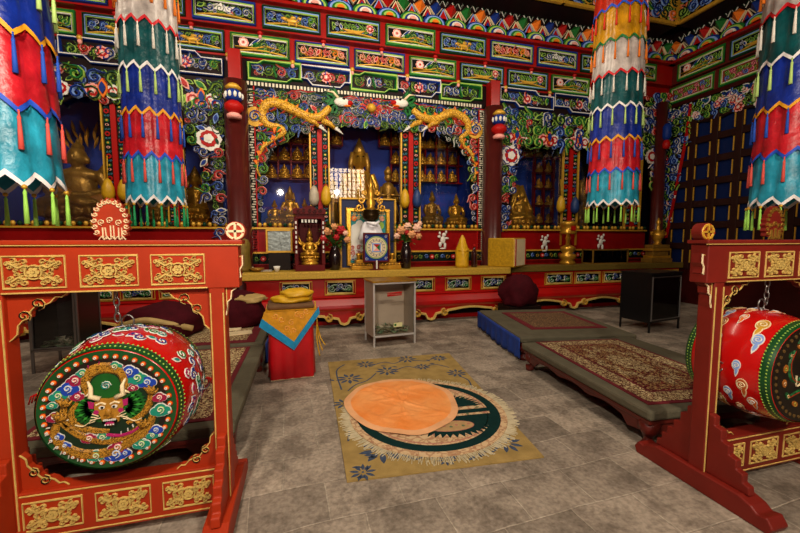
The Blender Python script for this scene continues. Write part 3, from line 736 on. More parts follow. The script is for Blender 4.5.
# ---------------- gilt statues
GST = M('statue_gold', '#d9a033', .3, .6, var=.35, vs=6, bump=.2, bs=25)
GSTD = M('statue_old_gold', '#b08434', .36, .55, var=.45, vs=10, bump=.3, bs=40)
def seated(mb, m, nu=8, nv=6, arms=2, base=True):
    if base:
        mb.lathe([(.34, 0), (.36, .03), (.3, .07), (.3, .09), (.37, .15), (.3, .17)], m, nu*2, (0, .02, 0), 1, .75)
        for k in range(nu*2):
            a = 2*PI*k/(nu*2); mb.ell((.34*cos(a), .02+.26*sin(a), .13), (.06, .05, .05), m, 5, 4)
    mb.ell((0, 0, .23), (.33, .23, .085), m, nu+2, nv)
    for s in (-1, 1):
        mb.ell((s*.25, -.06, .22), (.13, .13, .075), m, nu, nv); mb.tube([(s*.28, -.1, .22), (s*.1, -.22, .24), (-s*.1, -.21, .25)], [.075, .065, .045], m, nu)
    mb.ell((0, .02, .4), (.165, .115, .2), m, nu+2, nv+2); mb.ell((0, .02, .54), (.21, .1, .09), m, nu+2, nv)
    for s in (-1, 1):
        mb.tube([(s*.19, .02, .56), (s*.26, -.01, .43), (s*.25, -.06, .36), (s*.12, -.17, .31), (s*.02, -.2, .31)], [.065, .06, .05, .045, .04], m, nu)
        mb.ell((s*.1, -.01, .7), (.02, .03, .05), m, 6, 5)
    for k in range((arms-2)//2):
        a = .1+.32*k
        for s in (-1, 1): mb.tube([(s*.17, .04, .53), (s*(.17+.2*cos(a)), .06, .53+.2*sin(a)), (s*(.17+.36*cos(a+.35)), .02, .53+.36*sin(a+.35))], [.05, .045, .03], m, 6); mb.ell((s*(.19+.38*cos(a+.35)), .02, .55+.38*sin(a+.35)), .045, m, 6, 5)
    mb.tube([(0, .01, .58), (0, 0, .66)], .055, m, nu); mb.ell((0, 0, .73), (.09, .1, .115), m, nu+2, nv+2)
    mb.ell((0, -.1, .725), (.015, .025, .03), m, 5, 4); mb.ell((0, -.09, .69), (.03, .015, .01), m, 5, 4)
    mb.ell((0, .02, .84), (.06, .06, .05), m, nu, nv); mb.ell((0, .02, .9), (.022, .022, .04), m, 6, 5)
mini = MB(); seated(mini, GST, 6, 5); mini.ell((0, .12, .55), (.2, .02, .3), GSTD, 8, 6); MINI = mesh_of('gilt_buddha', mini)
def mini_at(px, py, hpx, label, group, Y=7.88):
    p = at(px, py, Y); o = bpy.data.objects.new('gilt_buddha', MINI); COL.objects.link(o)
    s = hpx*(p.y*.0028); o.location = (p.x, p.y, p.z); o.scale = (s, s, s)
    tag(o, label, 'statue', group); return o
ORD = ['first', 'second', 'third', 'fourth', 'fifth']
def rowset(pys, pxs, h, where, group):
    for i, py in enumerate(pys):
        for k, px in enumerate(pxs):
            if px is None: continue
            mini_at(px, py, h, f'small gilt buddha in {where}, {ORD[i]} row down, {ORD[k]} from left', group)
rowset([143, 160.7, 178.2], [271.5, 284.5, 297.5, 308.5], 14, 'glazed niches left of dragon-shrine centre', 'small gilt buddhas in the shrine niches')
rowset([148.7, 164.7, 182], [422.5, 430.5, 441.5, 452.5], 13, 'glazed niches right of dragon-shrine centre', 'small gilt buddhas in the shrine niches')
mini_at(336.5, 145, 14, 'small gilt buddha alone in a square red niche left of the great buddha', 'small gilt buddhas in the shrine niches')
mini_at(385, 146, 14, 'small gilt buddha in the square niche just right of the great buddha', 'small gilt buddhas in the shrine niches')
for i, py in enumerate([146, 164, 182, 202, 222]): mini_at(396, py, 14, f'small gilt buddha in the narrow niche column beside great buddha, {ORD[i]} from top', 'small gilt buddhas in the shrine niches')
rowset([157.2], [529, 539, 548.5, 557.5], 12, 'top niches of the right shrine', 'small gilt buddhas in the right shrine')
for i, py in enumerate([172, 188, 205, 223]):
    for k, px in enumerate([539, 548.5]): mini_at(px, py, 12, f'small gilt buddha in right shrine below its top niches, {ORD[i]} tier, {["left", "right"][k]}', 'small gilt buddhas in the right shrine')
def medium(px, top, bottom, label, Y=7.62, m=None, cap=False, group=None, w=1., arms=2):
    p = at(px, bottom, Y); s = (at(px, top, Y).z-FLZ)/(.955 if cap else .94)
    t = thing('gilt_statue', label, 'statue', (p.x, Y, FLZ), 0, group)
    b_ = MB(); seated(b_, m or GST, 9, 7, arms)
    b_.v = [(v[0]*s*w, v[1]*min(s, 1.85), v[2]*s) for v in b_.v]
    o = part('body', b_, t); md = o.modifiers.new('fuse', 'REMESH'); md.mode = 'VOXEL'; md.voxel_size = max(.008, .016*s); md.use_smooth_shade = True
    if cap:
        g = MB(); g.lathe([(.095*s*w, .785*s), (.105*s*w, .8*s), (.06*s*w, .87*s), (.02*s*w, .935*s), (.004, .955*s)], GSTD, 12)
        for q in (-1, 1): g.tube([(q*.1*s*w, .02, .8*s), (q*.135*s*w, .02, .68*s), (q*.14*s*w, .0, .58*s)], [.028*s, .032*s, .02*s], GSTD, 7)
        part('pointed_hat', g, t)
    return t, s
G2 = 'gilt statues on the shrine floor'
medium(275, 199, 224, 'gilt statue on the shrine floor behind the silvery framed picture, left one', group=G2, w=.8)
medium(290.5, 186, 224, 'tallest gilt statue in the left pane of the dragon shrine', cap=True, group=G2, w=.7)
medium(305, 198, 224, 'gilt statue behind the dark red shrine box, beside the left post', group=G2, w=.75)
medium(432, 190, 224, 'gilt statue in the right pane, nearest the right red post', group=G2, w=.75, m=GSTD)
medium(456, 193, 224, 'gilt statue in the right pane above the white lion motif, right one', group=G2, w=.8)
t, s = medium(360, 138, 238, 'great gilt buddha wearing a pointed hat in the middle of the dragon shrine', 7.74, cap=True, w=.68)
g = MB(); 
for q in (-1, 1): g.ell((q*.028*s, -.17, .745*s), (.014*s, .02, .006*s), BLK, 6, 5)
part('painted_eyes', g, t)
g = MB()
for k in range(7): g.tube([(-.2*s+.05*k*s, -.16-.02*sin(k), .56*s), (-.16*s+.05*k*s, -.2, .4*s), (-.2*s+.06*k*s, -.24, .2*s)], .012*s, GSTD, 5)
part('robe_folds', g, t)
for q, px in ((1, 388), (-1, 333)):
    pt = at(px, 195, 7.4)
    tt = thing('attendant_statue', 'slim standing gilt attendant on the '+('right' if q > 0 else 'left')+' of the great buddha', 'statue', (pt.x, 7.4, FLZ), 0, 'standing attendants')
    b_ = MB(); sc_ = 1.05 if q > 0 else .8
    b_.lathe([(.16, 0), (.17, .06), (.12, .1), (.13, .3), (.1, .5), (.11, .62), (.13, .74), (.1, .82), (.04, .86)], GSTD, 12); b_.ell((0, 0, .95), (.07, .075, .09), GSTD); b_.lathe([(.07, 1.0), (.08, 1.06), (.02, 1.16)], GSTD, 10)
    for z in (-1, 1): b_.tube([(z*.12, 0, .76), (z*.17, -.05, .6), (z*.04, -.12, .6)], [.04, .035, .03], GSTD, 7); b_.tube([(z*.14, .02, .5), (z*.22, .03, .2), (z*.2, .0, .08)], [.03, .035, .01], GSTD, 6)
    b_.v = [(v[0]*sc_, v[1]*sc_, v[2]*sc_) for v in b_.v]; part('body', b_, tt)
# left shrine deities
t, s = medium(82, 138, 224, 'many-armed gilt deity in an ochre robe, left shrine behind the flame finial', 7.72, GSTD, arms=10)
g = MB()
for k in range(60):
    a = -.4+PI*1.27*k/59; R = .34+.1*(k % 3); g.leaf((R*s*cos(a)*.85, .62*s+R*s*sin(a)*.75), .15*s, a+.3*(k % 2), .014*s, (GSTD, GST), -.22-.03*(k % 3), .04)
g.X = None
g.v = [(v[0], -v[2], v[1]) for v in g.v]; part('flame_halo', g, t)
g = MB(); OCH = M('ochre_robe', '#b5741a', .6, .15, var=.3, vs=8)
for k in range(9):
    a = -.9+.22*k; g.tube([(-.35*s+.03*k*s, -.2, .5*s-.02*k), (-.05*s+.03*k, -.27, .33*s-.01*k*s), (.3*s, -.26, .22*s-.02*k*s+.05*k), (.42*s, -.2, .1*s+.02*k)], .035*s, OCH, 6)
part('robe', g, t)
t, s = medium(197, 166, 226, 'gilt lama statue in a pointed hat beside the left carved column border', 7.7, GST, True, w=.8)
g = MB()
for k in range(7): g.tube([(.12*s, -.05, .6*s-.02*k), (.3*s, -.1-.01*k, .42*s), (.42*s-.03*k*s, -.12, .05*s)], .05*s, GST, 6)
part('draped_cloak', g, t)
medium(160, 178, 226, 'gilt statue partly hidden behind the tasselled left hanging banner', 7.7, GSTD, cap=True, w=.6)
# right shrine deities
t, s = medium(520, 186, 230, 'gilt seated statue under a peaked gold cloak in the right shrine', 7.66, GST, w=.9)
g = MB()
for k in range(9): a = PI*k/8; g.tube([(.0+.05*s*cos(a), .08, .96*s), (.22*s*cos(a), .1-.1*sin(a), .55*s), (.44*s*cos(a), .1-.12*sin(a), .03)], .055*s, GST, 6) if not 2 < k < 6 else None
part('draped_cloak', g, t)
medium(588, 150, 232, 'large gilt buddha between the red post and the right hanging banner', 7.76, GST, w=.6)
medium(619, 198, 232, 'gilt statue below the right hanging banner, beside the large buddha', 7.5, GSTD, w=.7)
# hanging tassels on the posts
def hang(px, py, col, label):
    p = at(px, py, 7.1); t = thing('silk_pouch', label, 'ornament', (p.x, 7.1, p.z), 0, 'silk pouches hung on the shrine posts')
    g = MB(); g.lathe([(.01, .14), (.05, .1), (.085, .0), (.095, -.12), (.07, -.2), (.02, -.24)], col, 10); part('pouch', g, t)
    g = MB(); g.tube([(0, 0, .14), (0, .03, .5)], .008, col, 5); part('cord', g, t)
YSILK = M('yellow_silk', '#d6a51a', .45, var=.25, vs=12, bump=.2, bs=20, sheen=.3); BSILK = M('navy_silk', '#1c3a72', .5, var=.3, vs=12, sheen=.3); GSILK = M('grey_silk', '#b8ac96', .5, var=.25, vs=12)
hang(314, 193, GSILK, 'grey silk pouch on the left half of the left shrine post')
hang(326, 193, YSILK, 'yellow silk pouch on the right half of the left shrine post')
hang(405, 196, YSILK, 'yellow silk pouch on the left half of the right shrine post')
hang(417, 196, BSILK, 'navy silk pouch on the right half of the right shrine post')
hang(108, 187, YSILK, 'yellow silk pouch low on the far left shrine post, left half')
hang(124, 187, YSILK, 'yellow silk pouch low on the far left shrine post, beside the banner')
hang(561, 202, YSILK, 'yellow silk pouch on the post of the right shrine, left half')
hang(575, 203, BSILK, 'navy silk pouch on the post of the right shrine, right half')
TZ = .95
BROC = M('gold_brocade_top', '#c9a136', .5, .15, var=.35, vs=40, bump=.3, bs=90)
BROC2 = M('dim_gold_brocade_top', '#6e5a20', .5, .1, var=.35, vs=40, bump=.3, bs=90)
REDT = M('altar_red_lacquer', '#a80c0a', .28, var=.2, vs=4, coat=.5)
def altar(label, x0, x1, yf, yb, top, n, pw, first, pitch, curls):
    t = thing('altar_table', label, 'altar table', ((x0+x1)/2, yf, 0), 0, 'red lacquer altar tables')
    def prt(nm, mb, par=None, bev=0):
        if par is None: mb.v = [(v[0]-(x0+x1)/2, v[1]-yf, v[2]) for v in mb.v]
        else: mb.v = [(v[0]-(x0+x1)/2, v[1]-yf, v[2]) for v in mb.v]
        return part(nm, mb, par or t, bev)
    g = MB(); g.box((x0, yf, .83), (x1, yb, TZ), top); prt('tabletop', g, None, .012)
    g = MB()
    g.box((x0+.06, yf+.1, .5), (x1-.06, yb-.02, .83), REDT); g.box((x0+.04, yf+.07, .795), (x1-.04, yf+.11, .83), CRED); g.box((x0+.04, yf+.07, .5), (x1-.04, yf+.12, .535), CRED)
    body = prt('body', g)
    g = MB(); g.X = lambda a, b, h: (h, a, b)
    P = [(yf+.1, .5), (yf+.06, .47), (yf-.02, .38), (yf-.03, .32), (yf+.03, .26), (yf+.2, .24), (yf+.2, .5)]
    g.poly(P, x0+.03, x1-.03, REDT); prt('bulge_moulding', g, None, .02)
    g = MB(); g.box((x0+.05, yf+.3, 0), (x1-.05, yb-.05, .26), DKW); g.box((x0+.02, yf+.26, .0), (x1-.02, yf+.3, .07), REDD); prt('plinth', g)
    # apron with cusped gold edge
    g = MB(WB(yf+.02)); w = x1-x0; na = max(2, round(w/1.5)); P = []; top_ = .3
    for k in range(na):
        a0 = x0+.05+(w-.1)*k/na; a1 = x0+.05+(w-.1)*(k+1)/na; d = a1-a0
        P += [(a0, .05), (a0+.06, .07), (a0+.1, .15), (a0+.2, .17), (a0+.27, .13), (a0+.33, .2), (a0+d*.4, .24), (a0+d*.5, .25), (a0+d*.6, .24), (a1-.33, .2), (a1-.27, .13), (a1-.2, .17), (a1-.1, .15), (a1-.06, .07)]
    P.append((x1-.05, .05))
    g.poly([(x0+.05, top_)]+P+[(x1-.05, top_)], -.06, 0, REDT); ap = prt('apron', g)
    h = MB(WB(yf+.02)); h.rib(P, .045, .04, GCR, 0)
    for k in range(na):
        a0 = x0+.05+(w-.1)*k/na; a1 = x0+.05+(w-.1)*(k+1)/na
        h.curl((a0+.26, .17), .075, PI*.5, 1.4, 1, .04, .06, (GCR, GLDP), 0, 12); h.curl((a1-.26, .17), .075, PI*.5, 1.4, -1, .04, .06, (GCR, GLDP), 0, 12)
    prt('gilt_scroll_edge', h, ap)
    for k in range(n):
        a = first+pitch*k
        if a+pw > x1-.08: break
        g = MB(WB(yf+.1)); z0, z1 = .575, .765
        g.poly([(a-.05, z0-.03), (a+pw+.05, z0-.03), (a+pw+.05, z1+.03), (a-.05, z1+.03)], 0, .01, REDD); g.rect(a-.04, z0-.02, a+pw+.04, z1+.02, .014, .03, GLDP)
        g.poly([(a, z0), (a+pw, z0), (a+pw, z1), (a, z1)], .01, .018, BLK); g.rect(a, z0, a+pw, z1, .022, .035, GCR)
        p = prt('carved_panel', g, body)
        h = MB(WB(yf+.1)); m = 3
        h.lay([(a+.03+(pw-.06)*i/12, (z0+z1)/2+.045*sin(2*PI*i/12*1.0)) for i in range(13)], .03, .035, (WHT, GRN), .018)
        for i in range(m):
            c = (a+pw*(i+.5)/m, (z0+z1)/2+(.025 if i % 2 else -.02)); h.curl(c, .062, i*2, 1.5, 1 if i % 2 else -1, .03, .04, (WHT, [GRN, BLU, GRN][i % 3]), .018, 13)
            h.curl((c[0]-.05, c[1]+(-.05 if i % 2 else .05)), .035, i, 1.2, -1, .02, .035, (WHT, BLU), .018, 9)
        prt('carving', h, p)
    return t
tx0 = at(241, 272, 6.15).x; tx1 = at(511, 270, 6.15).x
altar('long red altar table with bright gold top in front of the dragon shrine', tx0, tx1, 6.15, 6.74, BROC, 7, at(312, 288, 6.25).x-at(280, 288, 6.25).x-.08, at(280, 288, 6.25).x+.04, at(325, 288, 6.25).x-at(280, 288, 6.25).x, 2)
p_ = at(603, 283, 6.5).x-at(575, 283, 6.5).x
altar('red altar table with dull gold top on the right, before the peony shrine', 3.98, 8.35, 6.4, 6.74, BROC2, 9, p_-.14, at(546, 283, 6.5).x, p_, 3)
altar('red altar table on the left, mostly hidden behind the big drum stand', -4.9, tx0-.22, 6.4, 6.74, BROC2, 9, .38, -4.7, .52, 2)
def sz(px0, py0, px1, py1, Y):
    a, b_ = at(px0, py1, Y), at(px1, py1, Y); return a.x, b_.x, at((px0+px1)/2, py1, Y).z, at((px0+px1)/2, py0, Y).z
# ---- dark red shrine box with a gilt figure
x0, x1, z0, z1 = sz(297, 209, 323, 269, 6.55); w = x1-x0; hh = z1-TZ
MAHO = M('mahogany', '#5e1214', .5, var=.3, vs=6, spec=.12)
t = thing('shrine_box', 'dark red wooden shrine box with carved crown holding a gilt figure', 'shrine box', ((x0+x1)/2, 6.5, TZ))
g = MB(); g.box((-w*.55, -.2, 0), (w*.55, .2, .1), MAHO); g.box((-w*.5, .14, .1), (w*.5, .18, hh-.1), MAHO)
for q in (-1, 1): g.box((q*w*.5-.03, -.17, .1), (q*w*.5+.03, .17, hh-.14), MAHO)
g.box((-w*.52, -.18, hh-.18), (w*.52, .18, hh-.1), MAHO); part('case', g, t, .006)
g = MB(WB(-.19)); P = [(-w*.6, hh-.1), (-w*.6, hh-.02), (-w*.45, hh+.0), (-w*.3, hh-.03), (-w*.15, hh+.02), (0, hh+.04), (w*.15, hh+.02), (w*.3, hh-.03), (w*.45, hh), (w*.6, hh-.02), (w*.6, hh-.1)]
g.poly(P, -.3, .02, MAHO)
for k in range(5): g.curl((-w*.4+w*.2*k, hh-.05), .035, k, 1.3, 1 if k % 2 else -1, .018, .02, (MAHO, MAR), .02, 10)
part('carved_crown', g, t)
g = MB(WB(-.175))
for k in range(5): g.box((-w*.3+k*w*.125, hh-.24, .0), (-w*.3+k*w*.125+.03, hh-.19, .02), WHT)
for q in (-1, 1):
    for k in range(7): g.box((q*w*.5-.012, .3+.08*k, .0), (q*w*.5+.012, .345+.08*k, .02), WHT)
part('mother_of_pearl_inlay', g, t)
t2 = thing('gilt_figurine', 'gilt many-armed figurine standing inside the dark red shrine box', 'figurine', ((x0+x1)/2, 6.5, TZ+.1))
g = MB(); seated(g, GST, 7, 6, 6); g.v = [(v[0]*.42, v[1]*.38, v[2]*.52+.06) for v in g.v]; g.lathe([(.15, 0), (.14, .03), (.1, .07)], GST, 12); g.lathe([(.05, .48), (.03, .56), (.004, .62)], GST, 8); part('body', g, t2)
# ---- silvery framed picture on the panel ledge
x0, x1, z0, z1 = sz(266, 229, 293, 253, 6.66)
t = thing('framed_picture', 'silvery glazed picture in a gold frame leaning by the dark red shrine box', 'picture', ((x0+x1)/2, 6.66, TZ))
w = x1-x0; zz = z0-TZ; hh = z1-TZ
g = MB(WB(0)); g.box((-w/2, zz, -.03), (w/2, hh, 0), GLDP); g.rect(-w/2+.02, zz+.02, w/2-.02, hh-.02, .04, .03, GLDP); part('frame', g, t)
g = MB(WB(0)); g.box((-w/2+.03, zz+.03, 0), (w/2-.03, hh-.03, .006), M('silver_relief', '#8f9794', .35, .5, var=.35, vs=14, bump=.35, bs=18)); part('relief_picture', g, t)
g = MB(); g.box((-w*.4, -.05, 0), (w*.4, .04, zz), DKW); part('stand', g, t)
# ---- vases and flowers
VASE = M('dark_vase_glaze', '#1c0f10', .2, var=.3, vs=10, coat=.5)
def vase(px, top, label, blooms, seed, flabel):
    p = at(px, 267, 6.45); ztop = at(px, top, 6.45).z; hh = ztop-TZ
    t = thing('flower_vase', label, 'vase', (p.x, 6.45, TZ), 0, 'dark vases on the altar')
    g = MB(); g.lathe([(.075, 0), (.085, .02), (.1, hh*.35), (.105, hh*.6), (.075, hh*.82), (.06, hh*.9), (.08, hh), (.07, hh), (.05, hh*.88)], VASE, 16); part('body', g, t)
    b_ = thing('flower_bouquet', flabel, 'flowers', (p.x, 6.45, ztop-.05), 0, 'bouquets in the altar vases')
    r = random.Random(seed); g = MB()
    for k in range(14): a = r.uniform(0, 6.3); g.tube([(0, 0, -.02), (.06*cos(a), .05*sin(a), .12), (.2*cos(a), .15*sin(a), r.uniform(.2, .42))], .006, GRN, 4)
    part('stems', g, b_)
    g = MB(); LEAF = M('leaf_green', '#4a6a24', .5, var=.4, vs=9)
    for k in range(130):
        a = r.uniform(0, 2*PI); R = r.uniform(.03, .25); z = r.uniform(.03, .42); d = r.uniform(0, 6.3); e = r.uniform(-.6, .8); l = r.uniform(.07, .13)
        c = Vector((R*cos(a), R*sin(a)*.7, z)); u = Vector((cos(d)*cos(e), sin(d)*cos(e), sin(e))); s_ = u.cross(Vector((.3, .2, .9))).normalized()*l*.28
        g.add([c, c+u*l*.5+s_, c+u*l, c+u*l*.5-s_, c+u*l*.5+Vector((0, 0, .008))], [(0, 1, 4), (1, 2, 4), (2, 3, 4), (3, 0, 4)], LEAF)
    part('foliage', g, b_)
    for (dx, dz, R, col) in blooms:
        g = MB(); c = (dx, -.12-.04*abs(sin(dx*30)), dz)
        for ring, (n, rr, zz, s) in enumerate(((6, .75, -.1, .5), (5, .45, .15, .42), (3, .2, .35, .34))):
            for k in range(n):
                a = 2*PI*k/n+ring; g.ell((c[0]+R*rr*cos(a), c[1]-R*zz*1.2, c[2]+R*rr*sin(a)), (R*s, R*.35, R*s*.85), col, 7, 5)
        part('bloom', g, b_)
PEACH = M('peach_petals', '#e3a06a', .6, var=.2, vs=30); ROSE = M('red_petals', '#b5121c', .55, var=.2, vs=30); PALEP = M('pale_pink_petals', '#e6b9a0', .6)
vase(335, 246, 'dark vase with red and peach flowers between shrine box and thangka', [(-.12, .3, .06, PEACH), (.1, .32, .07, ROSE), (.2, .16, .05, PEACH), (-.02, .38, .05, PEACH), (-.2, .18, .05, ROSE), (.02, .2, .045, ROSE), (.17, .27, .04, PALEP)], 2, 'bouquet with a large red bloom in the vase beside the dark shrine box')
vase(406, 242, 'dark vase of pale peach flowers to the right of the round mandala picture', [(-.13, .26, .07, PEACH), (0, .33, .06, PALEP), (.16, .3, .07, PALEP), (.06, .19, .065, PEACH), (-.02, .22, .04, ROSE), (.2, .16, .05, PEACH), (-.2, .16, .05, PALEP), (.22, .38, .04, PALEP)], 3, 'bouquet of pale peach blooms in the vase right of the mandala')
# ---- thangka
x0, x1, z0, z1 = sz(341, 199, 395, 262, 6.7); w = x1-x0; hh = z1-TZ
t = thing('painted_thangka', 'large framed thangka painting with navy border and gold frame at altar centre', 'painting', ((x0+x1)/2, 6.7, TZ))
NAVY = M('navy_brocade', '#0d1c4a', .6, var=.3, vs=20); TQ = M('turquoise_painting', '#1f8f94', .6, var=.3, vs=6)
g = MB(WB(0)); g.box((-w/2, 0, -.05), (w/2, hh, 0), NAVY); g.rect(-w/2, 0, w/2, hh, .04, .03, GLDP); part('border', g, t)
g = MB(WB(0)); g.rect(-w*.36, hh*.06, w*.36, hh*.84, .085, .05, GLD); part('frame', g, t)
g = MB(WB(0)); g.box((-w*.34, hh*.08, 0), (w*.34, hh*.82, .008), TQ)
for i_, (a, b_, r, m) in enumerate(((-.2, .52, .16, WHT), (-.24, .38, .15, WHT), (-.18, .28, .12, WHT), (-.28, .22, .1, WHT), (-.16, .64, .07, WHT))): g.disc((a*w, b_*hh), r*w, .008, .012+.001*i_, m, 14)
for i_, (a, b_, r, m) in enumerate(((.0, .6, .1, CRED), (-.04, .5, .09, CRED), (-.26, .72, .05, ORG), (.22, .62, .07, LGR), (.24, .45, .08, DGR), (.2, .3, .09, WHT), (.25, .72, .05, PNK), (-.1, .16, .1, GRN), (.1, .2, .08, CRED))): g.disc((a*w, b_*hh), r*w, .012, .018+.001*i_, m, 12)
q_ = random.Random(4); arab1(g, -w*.33, hh*.1, w*.33, hh*.34, q_, [(CRM, GRN), (LGR, TEA), (PNK, CRED), (WHT, BLU)], .09, .02, .012); arab1(g, -w*.3, hh*.7, w*.33, hh*.81, q_, [(CRM, GLDP), (LGR, GRN)], .08, .02, .01)
g.ell((.02*w, hh*.7, .02), (.035, .045, .012), PNK, 8, 6); g.lay(smooth([(-.1*w, hh*.6), (-.02*w, hh*.5), (.06*w, hh*.52), (.14*w, hh*.42)], 4), .05, .015, (GLDP, CRED), .02)
part('painted_canvas', g, t)
# ---- gilt stand, treasure vase with white scarf, mandala picture
p = at(374, 262, 6.6); GSTAND = GST
t = thing('offering_stand', 'low stepped gilt stand under the treasure vase', 'stand', (p.x, 6.48, TZ))
g = MB(); g.box((-.44, -.14, 0), (.44, .14, .07), GST); g.box((-.4, -.12, .07), (.4, .12, .11), GSTD); g.box((-.36, -.1, .11), (.36, .1, .17), GST); part('steps', g, t, .012)
g = MB()
for k in range(14): g.ell((-.41+.063*k, -.13, .09), (.024, .02, .022), GST, 7, 5)
part('lotus_rim', g, t)
for k, dx in enumerate((-.3, -.2, .2, .3)):
    b_ = thing('offering_bowl', ['small gilt offering bowl at the far left end of the stepped stand', 'small gilt offering bowl just left of the mandala picture', 'small gilt offering bowl just right of the mandala picture', 'small gilt offering bowl at the far right end of the stepped stand'][k], 'bowl', (p.x+dx, 6.46, TZ+.17), 0, 'gilt offering bowls')
    g = MB(); g.lathe([(.03, 0), (.025, .03), (.04, .07), (.06, .11), (.055, .11), (.03, .07)], GST, 12); part('bowl', g, b_)
pv = at(371, 240, 6.48); zb = at(371, 222, 6.48).z-TZ-.17; zt_ = at(371, 210, 6.48).z-TZ-.17; ztop = at(371, 178, 6.48).z-TZ-.17
t = thing('treasure_vase', 'gilt ritual vase with dark bronze bowl and scrolled crown behind the mandala', 'vase', (pv.x, 6.48, TZ+.17))
g = MB(); g.lathe([(.16, 0), (.17, .05), (.09, .12), (.07, .3), (.1, zb-.05), (.06, zb)], GST, 16); part('foot', g, t)
g = MB(); g.lathe([(.06, zb), (.13, zb+.05), (.15, zb+.12), (.13, zt_-.02), (.15, zt_), (.1, zt_)], M('dark_bronze', '#3a2a12', .3, .7, var=.3, vs=20), 18); part('bowl', g, t)
g = MB(); g.lathe([(.1, zt_), (.06, zt_+.06), (.09, zt_+.12), (.05, zt_+.2), (.07, zt_+.26), (.03, zt_+.4), (.01, ztop)], GST, 12)
hs = []
for q in (-1, 1):
    g2 = MB(WB(0)); hs.append(g2)
    for c, r in (((q*.2, zt_+.04), .085), ((q*.17, zt_+.17), .065), ((q*.12, zt_+.3), .05)): g2.curl(c, r, PI/2, 1.5, q, .04, .04, (GST, GST), -.02, 12)
part('crown', g, t)
for g2 in hs: part('scroll_handle', g2, t)
t = thing('khata_scarf', 'white silk scarf draped round the gilt ritual vase', 'scarf', (pv.x, 6.48, TZ+.17))
g = MB(); SLK = M('white_silk', '#e8e6ea', .5, var=.1, vs=10, bump=.3, bs=18, sheen=.3); r = random.Random(5); pr = []
n = 28
prof = [(.12, zb+.0), (.16, zb-.06), (.19, zb-.16), (.23, zb-.28), (.2, zb-.3)]
v = []; f = []
for i, (R, z) in enumerate(prof):
    for k in range(n):
        a = 2*PI*k/n; rr = R*(1+.12*sin(5*a+i)*(i/4)); v.append((rr*cos(a), rr*sin(a)*.8, z+(.02*sin(3*a) if i > 2 else 0)))
for i in range(len(prof)-1):
    for k in range(n): l = (k+1) % n; f.append((i*n+k, i*n+l, (i+1)*n+l, (i+1)*n+k))
g.add(v, f, SLK, True); g.tube([(-.1, -.14, zb-.02), (-.02, -.2, zb-.03), (.03, -.2, zb-.05), (.12, -.14, zb+.0)], .025, SLK, 7); g.ell((.0, -.2, zb-.04), (.04, .03, .03), SLK, 8, 6); part('cloth', g, t)
x0, x1, z0, z1 = sz(363.5, 233, 389, 262, 6.26); w = x1-x0
t = thing('mandala_picture', 'square framed picture of a round mandala on a thin white leg', 'picture', ((x0+x1)/2, 6.26, TZ)); z0 -= TZ; z1 -= TZ
g = MB(WB(0)); g.box((-w/2, z0, -.04), (w/2, z1, 0), MAHO); g.rect(-w/2+.01, z0+.01, w/2-.01, z1-.01, .03, .03, MAHO); part('frame', g, t)
g = MB(WB(0)); c = (0, (z0+z1)/2); R = w*.43; g.box((-w*.46, z0+.02, 0), (w*.46, z1-.02, .004), BLU)
for k, (rr, m) in enumerate(((1, LGR), (.93, BLU), (.9, CRM), (.8, GRN), (.77, CRM), (.62, BLU), (.58, CRM))): g.disc(c, R*rr, .004, .007+.002*k, m, 28)
g.box((-R*.4, c[1]-R*.4, .01), (R*.4, c[1]+R*.4, .024), LBL); g.box((-R*.3, c[1]-R*.3, .01), (R*.3, c[1]+R*.3, .026), WHT)
g.poly([(-R*.3, c[1]+R*.3), (R*.3, c[1]+R*.3), (0, c[1])], .02, .028, CRED); g.poly([(R*.3, c[1]+R*.3), (R*.3, c[1]-R*.3), (0, c[1])], .02, .028, GRN); g.poly([(-R*.3, c[1]-R*.3), (R*.3, c[1]-R*.3), (0, c[1])], .02, .028, PNK)
for k in range(16): a = 2*PI*k/16; g.disc((R*.7*cos(a), c[1]+R*.7*sin(a)), R*.05, .015, .025, BLU, 6)
for q in (-1, 1):
    for s in (-1, 1): g.curl((q*w*.38, c[1]+s*w*.42), w*.07, 0, 1.3, q, .012, .01, (LBL, CRM), .004, 9)
part('painting', g, t)
g = MB(); g.box((-.012, -.045, .02), (.012, -.025, z0+.03), WHT); g.box((-w*.25, -.06, 0), (w*.25, .06, .015), MAHO); g.box((-.05, 0, .02), (.05, .03, z0+.02), MAHO); part('leg', g, t)
# ---- right half of the centre table
p = at(462, 268, 6.42); ht = at(462, 235, 6.42).z-TZ
t = thing('wrapped_effigy', 'small figure wrapped in yellow silk on the gold altar top', 'figurine', (p.x, 6.42, TZ))
g = MB(); v = []; f = []; n = 20; prof = [(.12, 0), (.13, .05), (.115, ht*.3), (.12, ht*.45), (.1, ht*.6), (.07, ht*.75), (.05, ht*.88), (.012, ht)]
for i, (R, z) in enumerate(prof):
    for k in range(n): a = 2*PI*k/n; rr = R*(1+.1*sin(4*a+i*.8)+.05*sin(9*a+i*2)); v.append((rr*cos(a), rr*sin(a), z))
for i in range(len(prof)-1):
    for k in range(n): l = (k+1) % n; f.append((i*n+k, i*n+l, (i+1)*n+l, (i+1)*n+k))
f.append(tuple(range(n))); g.add(v, f, YSILK, True); part('silk_wrap', g, t)
g = MB(); g.tube([(-.1, -.06, ht*.55), (0, -.12, ht*.5), (.1, -.06, ht*.56)], .02, YSILK, 7); part('tied_sash', g, t)
p = at(474, 268, 6.42); ht = at(474, 245, 6.42).z-TZ
g = MB(); g.lathe([(.055, 0), (.058, .02), (.058, ht*.6), (.05, ht*.7), (.022, ht*.8), (.02, ht*.93)], M('dark_bottle_glass', '#2a0a08', .1, coat=.6), 16, (0, 0, 0))
t = thing('wine_bottle', 'dark glass bottle with red cap right of the yellow wrapped figure', 'bottle', (p.x, 6.42, TZ)); part('glass_body', g, t)
